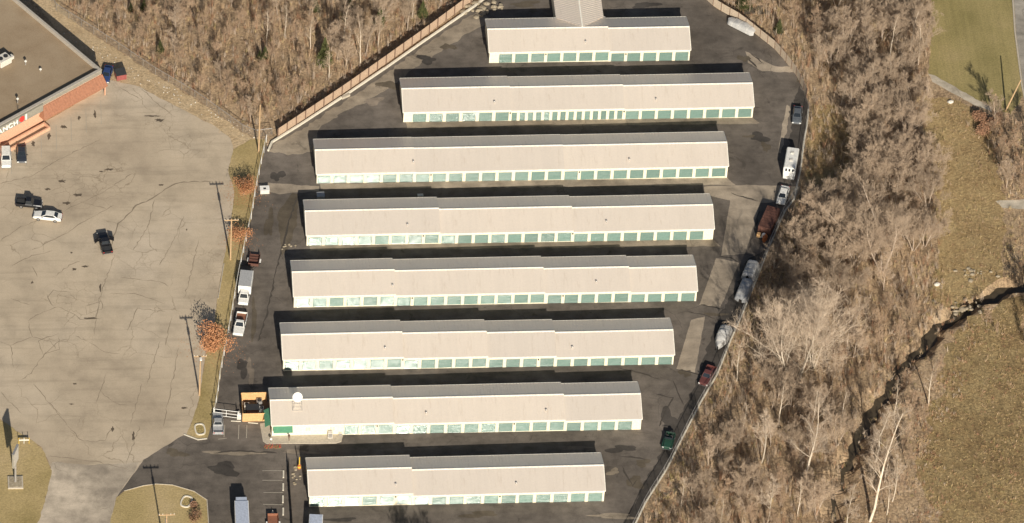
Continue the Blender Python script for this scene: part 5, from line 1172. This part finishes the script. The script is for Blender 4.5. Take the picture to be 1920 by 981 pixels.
# north-west woods
wood([(110, -90), (300, -90), (300, 128), (217, 78), (150, 35)], 26, 2.4, ['brown0', 'brown1', 'sapling0', 'sapling1'], .45, .8, 31, 'bare_tree', 'in the thicket north of the store', 'bare trees north of the store')
wood([(300, -90), (620, -90), (600, 120), (560, 215), (515, 235), (470, 235), (400, 195), (300, 130)], 64, 2.5, ['brown0', 'brown1', 'sapling0', 'sapling1', 'grey0', 'grey2'], .5, .85, 32, 'bare_tree', 'in the northwest thicket', 'bare trees of the northwest thicket')
wood([(620, -90), (940, -90), (860, -10), (780, 50), (690, 115), (610, 170), (600, 100)], 40, 2.6, ['brown0', 'grey0', 'grey1', 'sapling1', 'pale0', 'wide0'], .5, .85, 33, 'bare_tree', 'behind the long brown fence', 'bare trees behind the brown fence')
for px, py, s, lb in ((534, 70, .62, 'pale thin tree near the top, left of the cedars'), (582, 92, .6, 'white-stemmed tree beside the cedar in the northwest woods'), (500, 75, .55, 'pale slender tree in the middle of the northwest woods'), (720, 30, .6, 'pale slender tree near the top behind the brown fence')):
    tree('pale_tree', 'pale1', GXY(px, py), s, None, lb)
for k, (px, py, s, key, lb) in enumerate(((300, 97, .62, 'cedar0', 'small green cedar alone above the diagonal fence'), (608, 118, 1.0, 'cedar1', 'dark green cedar just behind the brown fence'), (655, 40, .9, 'cedar1', 'bright green cedar at the top of the northwest woods'), (497, 108, .6, 'cedar0', 'small cedar left of the dark green one'),
        (712, 45, .9, 'cedar0', 'cedar behind the upper part of the brown fence'), (270, 18, .55, 'cedar0', 'small cedar at the top above the store'), (245, 22, .5, 'cedar0', 'leftmost small cedar at the top edge'), (590, 20, .8, 'cedar0', 'cedar at the top edge left of the bright green one'), (487, 112, .5, 'cedar0', 'leftmost of the two small cedars in the middle of the northwest woods'), (792, 30, .8, 'cedar0', 'cedar nearest the upper end of the brown fence'), (1395, 14, .9, 'cedar1', 'green cedar behind the curved tan fence'), (1460, 60, .7, 'cedar0', 'small cedar outside the curved tan fence'))):
    tree('cedar_tree', key, GXY(px, py), s, None, lb, 'tree', 'cedars among the bare woods')

rn = random.Random(12); V_ = MB()
for px, py, s_ in ((457, 366, 3.2), (450, 450, 2.4), (405, 655, 4.2)):
    cx_, cy_ = GXY(px, py)
    for k in range(420):
        x, y = rn.gauss(cx_, s_*.6), rn.gauss(cy_, s_*.6); r = rn.uniform(.06, .13); a = rn.uniform(0, 6.28); z = gz(x)+.05
        V_.add([(x+r*cos(a), y+r*sin(a), z), (x-r*sin(a)*.6, y+r*cos(a)*.6, z+.02), (x-r*cos(a), y-r*sin(a), z), (x+r*sin(a)*.6, y-r*cos(a)*.6, z+.01)], [(0, 1, 2, 3)])
lf = V_.build('fallen_leaves', 'leaf_rust'); lf['kind'] = 'stuff'

# ------------------------------------------------------------------ undergrowth (uncountable)
def brush(name, px, dens, hmin, hmax, mats, wts, seed, stems=(5, 11), wd=.05, fan=.5, clump=.0, avoid_polys=(), kind='stuff'):
    poly = pxpoly(px); rs = np.random.RandomState(seed); P_ = np.array(poly); x0, y0 = P_.min(0); x1, y1 = P_.max(0); n = int((x1-x0)*(y1-y0)*dens)
    X = rs.uniform(x0, x1, n); Y = rs.uniform(y0, y1, n); ok = inpoly(X, Y, poly)
    if clump: f = np.sin(X*.55+1.3*np.sin(Y*.31+seed))*np.sin(Y*.47+1.1*np.sin(X*.37+seed*2)); ok &= rs.rand(n) < np.clip(.62+clump*f, .05, 1)
    ok &= creek_dist(X, Y) > rs.uniform(.2, 1.9, n); X, Y = X[ok], Y[ok]; k = rs.randint(stems[0], stems[1], len(X)); hc = rs.uniform(hmin, hmax, len(X))*rs.uniform(.5, 1.1, len(X)); mi = rs.choice(len(mats), len(X), p=np.array(wts)/sum(wts))
    I = np.repeat(np.arange(len(X)), k); N = len(I); bx = X[I]+rs.normal(0, .12, N); by = Y[I]+rs.normal(0, .12, N); bz = KX*(bx+40)-.03
    h = hc[I]*rs.uniform(.5, 1.1, N); a = rs.uniform(0, 2*pi, N); r = h*fan*rs.uniform(.1, 1, N); mx, my, mz = bx+r*.35*np.cos(a), by+r*.35*np.sin(a), bz+h*.6; tx, ty, tz = bx+r*np.cos(a), by+r*np.sin(a), bz+h
    b = rs.uniform(0, 2*pi, N); cx, cy = np.cos(b), np.sin(b); w_ = wd*rs.uniform(.6, 1.4, N)
    V = np.stack([np.stack([bx-cx*w_/2, by-cy*w_/2, bz], 1), np.stack([bx+cx*w_/2, by+cy*w_/2, bz], 1), np.stack([mx+cx*w_*.4, my+cy*w_*.4, mz], 1), np.stack([mx-cx*w_*.4, my-cy*w_*.4, mz], 1), np.stack([tx, ty, tz], 1)], 1).reshape(-1, 3)
    me = bpy.data.meshes.new(name); me.vertices.add(len(V)); me.vertices.foreach_set('co', V.ravel()); o5 = np.arange(N)*5
    loops = np.stack([o5, o5+1, o5+2, o5+3, o5+3, o5+2, o5+4], 1).ravel(); me.loops.add(len(loops)); me.loops.foreach_set('vertex_index', loops)
    st = np.stack([np.arange(N)*7, np.arange(N)*7+4], 1).ravel(); me.polygons.add(2*N); me.polygons.foreach_set('loop_start', st)
    for m_ in mats: me.materials.append(MATS[m_])
    me.polygons.foreach_set('material_index', np.repeat(mi[I], 2)); me.update(calc_edges=True); me.validate()
    o = bpy.data.objects.new(name, me); COL.objects.link(o); o['kind'] = kind; return o
NWW = [(105, -90), (940, -90), (880, -2), (800, 58), (720, 115), (640, 172), (560, 225), (512, 250), (474, 243), (402, 198), (286, 124), (153, 38), (100, 0), (60, -40)]
brush('undergrowth', NWW, 1.5, .7, 2.4, ['brush_tan', 'brush_red', 'brush_grey', 'brush_straw', 'brush_olive'], [4, 2.2, 2.4, 1.0, .6], 1, (7, 14), .036, .5, .5)
RWD = [(1300, -70), (1740, -90), (1742, 140), (1735, 300), (1765, 400), (1760, 500), (1790, 590), (1730, 640), (1640, 755), (1600, 820), (1540, 1060), (1165, 1062), (1200, 985), (1256, 885), (1320, 762), (1376, 640), (1426, 522), (1478, 400), (1496, 372), (1508, 320), (1522, 205), (1500, 140), (1430, 70), (1345, 8)]
brush('undergrowth', RWD, 1.5, .7, 2.3, ['brush_tan', 'brush_red', 'brush_grey', 'brush_straw', 'brush_olive'], [3.6, 1.9, 3.6, .6, .9], 2, (7, 14), .036, .5, .45)
brush('undergrowth', [(1496, 385), (1530, 400), (1480, 520), (1420, 640), (1360, 770), (1290, 900), (1225, 1020), (1180, 1040), (1256, 888), (1320, 765), (1376, 645), (1426, 525), (1478, 403)], 2.4, .4, 1.3, ['brush_olive', 'brush_red', 'brush_straw', 'brush_tan'], [3, 1.2, 2, 1.5], 3, (5, 10), .06, .6, .2)
brush('dry_grass', [(1735, 180), (1800, 190), (1850, 215), (1870, 300), (1900, 400), (1900, 520), (1840, 550), (1790, 590), (1740, 570), (1755, 480), (1765, 380), (1725, 300)], 2.4, .3, .9, ['brush_straw', 'brush_tan', 'brush_olive', 'brush_red'], [4, 3, 1, .6], 4, (4, 8), .05, .8, .4)
brush('dry_grass', [(1522, 195), (1600, 200), (1610, 340), (1560, 360), (1512, 350), (1514, 280)], 2.2, .3, .9, ['brush_straw', 'brush_tan', 'brush_olive', 'brush_red'], [3, 2, 1.2, .8], 5, (4, 8), .05, .8, .5)
brush('dry_grass', [(2000, 560), (1900, 565), (1840, 592), (1795, 622), (1775, 665), (1755, 725), (1730, 790), (1738, 850), (1712, 900), (1740, 950), (1720, 1060), (2000, 1060)], 2.6, .25, .55, ['grass_tuft', 'brush_straw', 'brush_tan', 'brush_olive', 'brush_red'], [4, 1.5, 2.5, 1.2, .9], 6, (4, 8), .06, .9, .35)
brush('dry_grass', [(1730, 660), (1800, 700), (1790, 780), (1740, 830), (1745, 900), (1760, 960), (1700, 1060), (1560, 1060), (1605, 860), (1660, 760)], 1.6, .4, 1.2, ['brush_tan', 'brush_red', 'brush_grey', 'brush_olive'], [3, 2, 2.5, .8], 7, (5, 9), .055, .6, .5)
brush('dry_grass', [(1800, 228), (1860, 222), (1960, 230), (1960, 380), (1890, 375), (1860, 300)], 2.0, .5, 1.5, ['brush_tan', 'brush_red', 'brush_grey', 'brush_straw'], [3, 1.6, 3, 1], 8, (5, 9), .055, .6, .3)
brush('dry_grass', [(1905, 400), (1960, 400), (1960, 520), (1880, 545), (1860, 540)], 2.0, .4, 1.2, ['brush_straw', 'brush_tan', 'brush_red', 'brush_olive'], [3, 2, 1, 1.4], 9, (5, 9), .055, .6, .3)
brush('dry_grass', [(90, -20), (153, 55), (286, 145), (402, 218), (470, 262), (438, 272), (355, 206), (262, 158), (215, 148), (100, 10)], 1.0, .1, .35, ['brush_straw', 'brush_tan', 'brush_olive'], [3, 2, 1], 10, (4, 7), .05, 1.0, .6)
brush('dry_grass', [(1790, 615), (1860, 600), (1850, 650), (1800, 690), (1810, 740), (1770, 790), (1760, 850), (1790, 930), (1740, 1050), (1700, 1050), (1715, 800), (1745, 700)], 1.8, .3, 1.3, ['brush_red', 'brush_tan', 'brush_grey', 'grass_tuft'], [3, 2, 1.5, 1.5], 12, (5, 10), .055, .7, .6)
brush('dry_grass', [(1850, 640), (1960, 600), (1960, 900), (1880, 980), (1820, 900)], 1.1, .3, 1.0, ['brush_red', 'brush_tan', 'brush_olive'], [2, 3, 1.5], 13, (6, 10), .05, .8, 1.0)
brush('thicket', RWD, .42, 1.8, 4.2, ['twig_grey', 'brush_grey', 'brush_tan', 'brush_red'], [4, 3, 2, 1.2], 15, (12, 22), .03, .42, .55)
brush('thicket', NWW, .42, 1.6, 3.6, ['brush_tan', 'brush_grey', 'brush_red', 'twig_grey'], [3, 2.5, 1.5, 1.5], 16, (12, 22), .03, .42, .55)
brush('creek_brush', [(q[0]-14, q[1]) for q in CREEK[1:-1]]+[(q[0]+16, q[1]+3) for q in CREEK[1:-1]][::-1], 3.2, .5, 1.7, ['brush_tan', 'brush_red', 'brush_grey', 'brush_olive'], [3, 1.5, 2, 1.5], 14, (5, 10), .05, .8, .5)
bpy.context.view_layer.update()
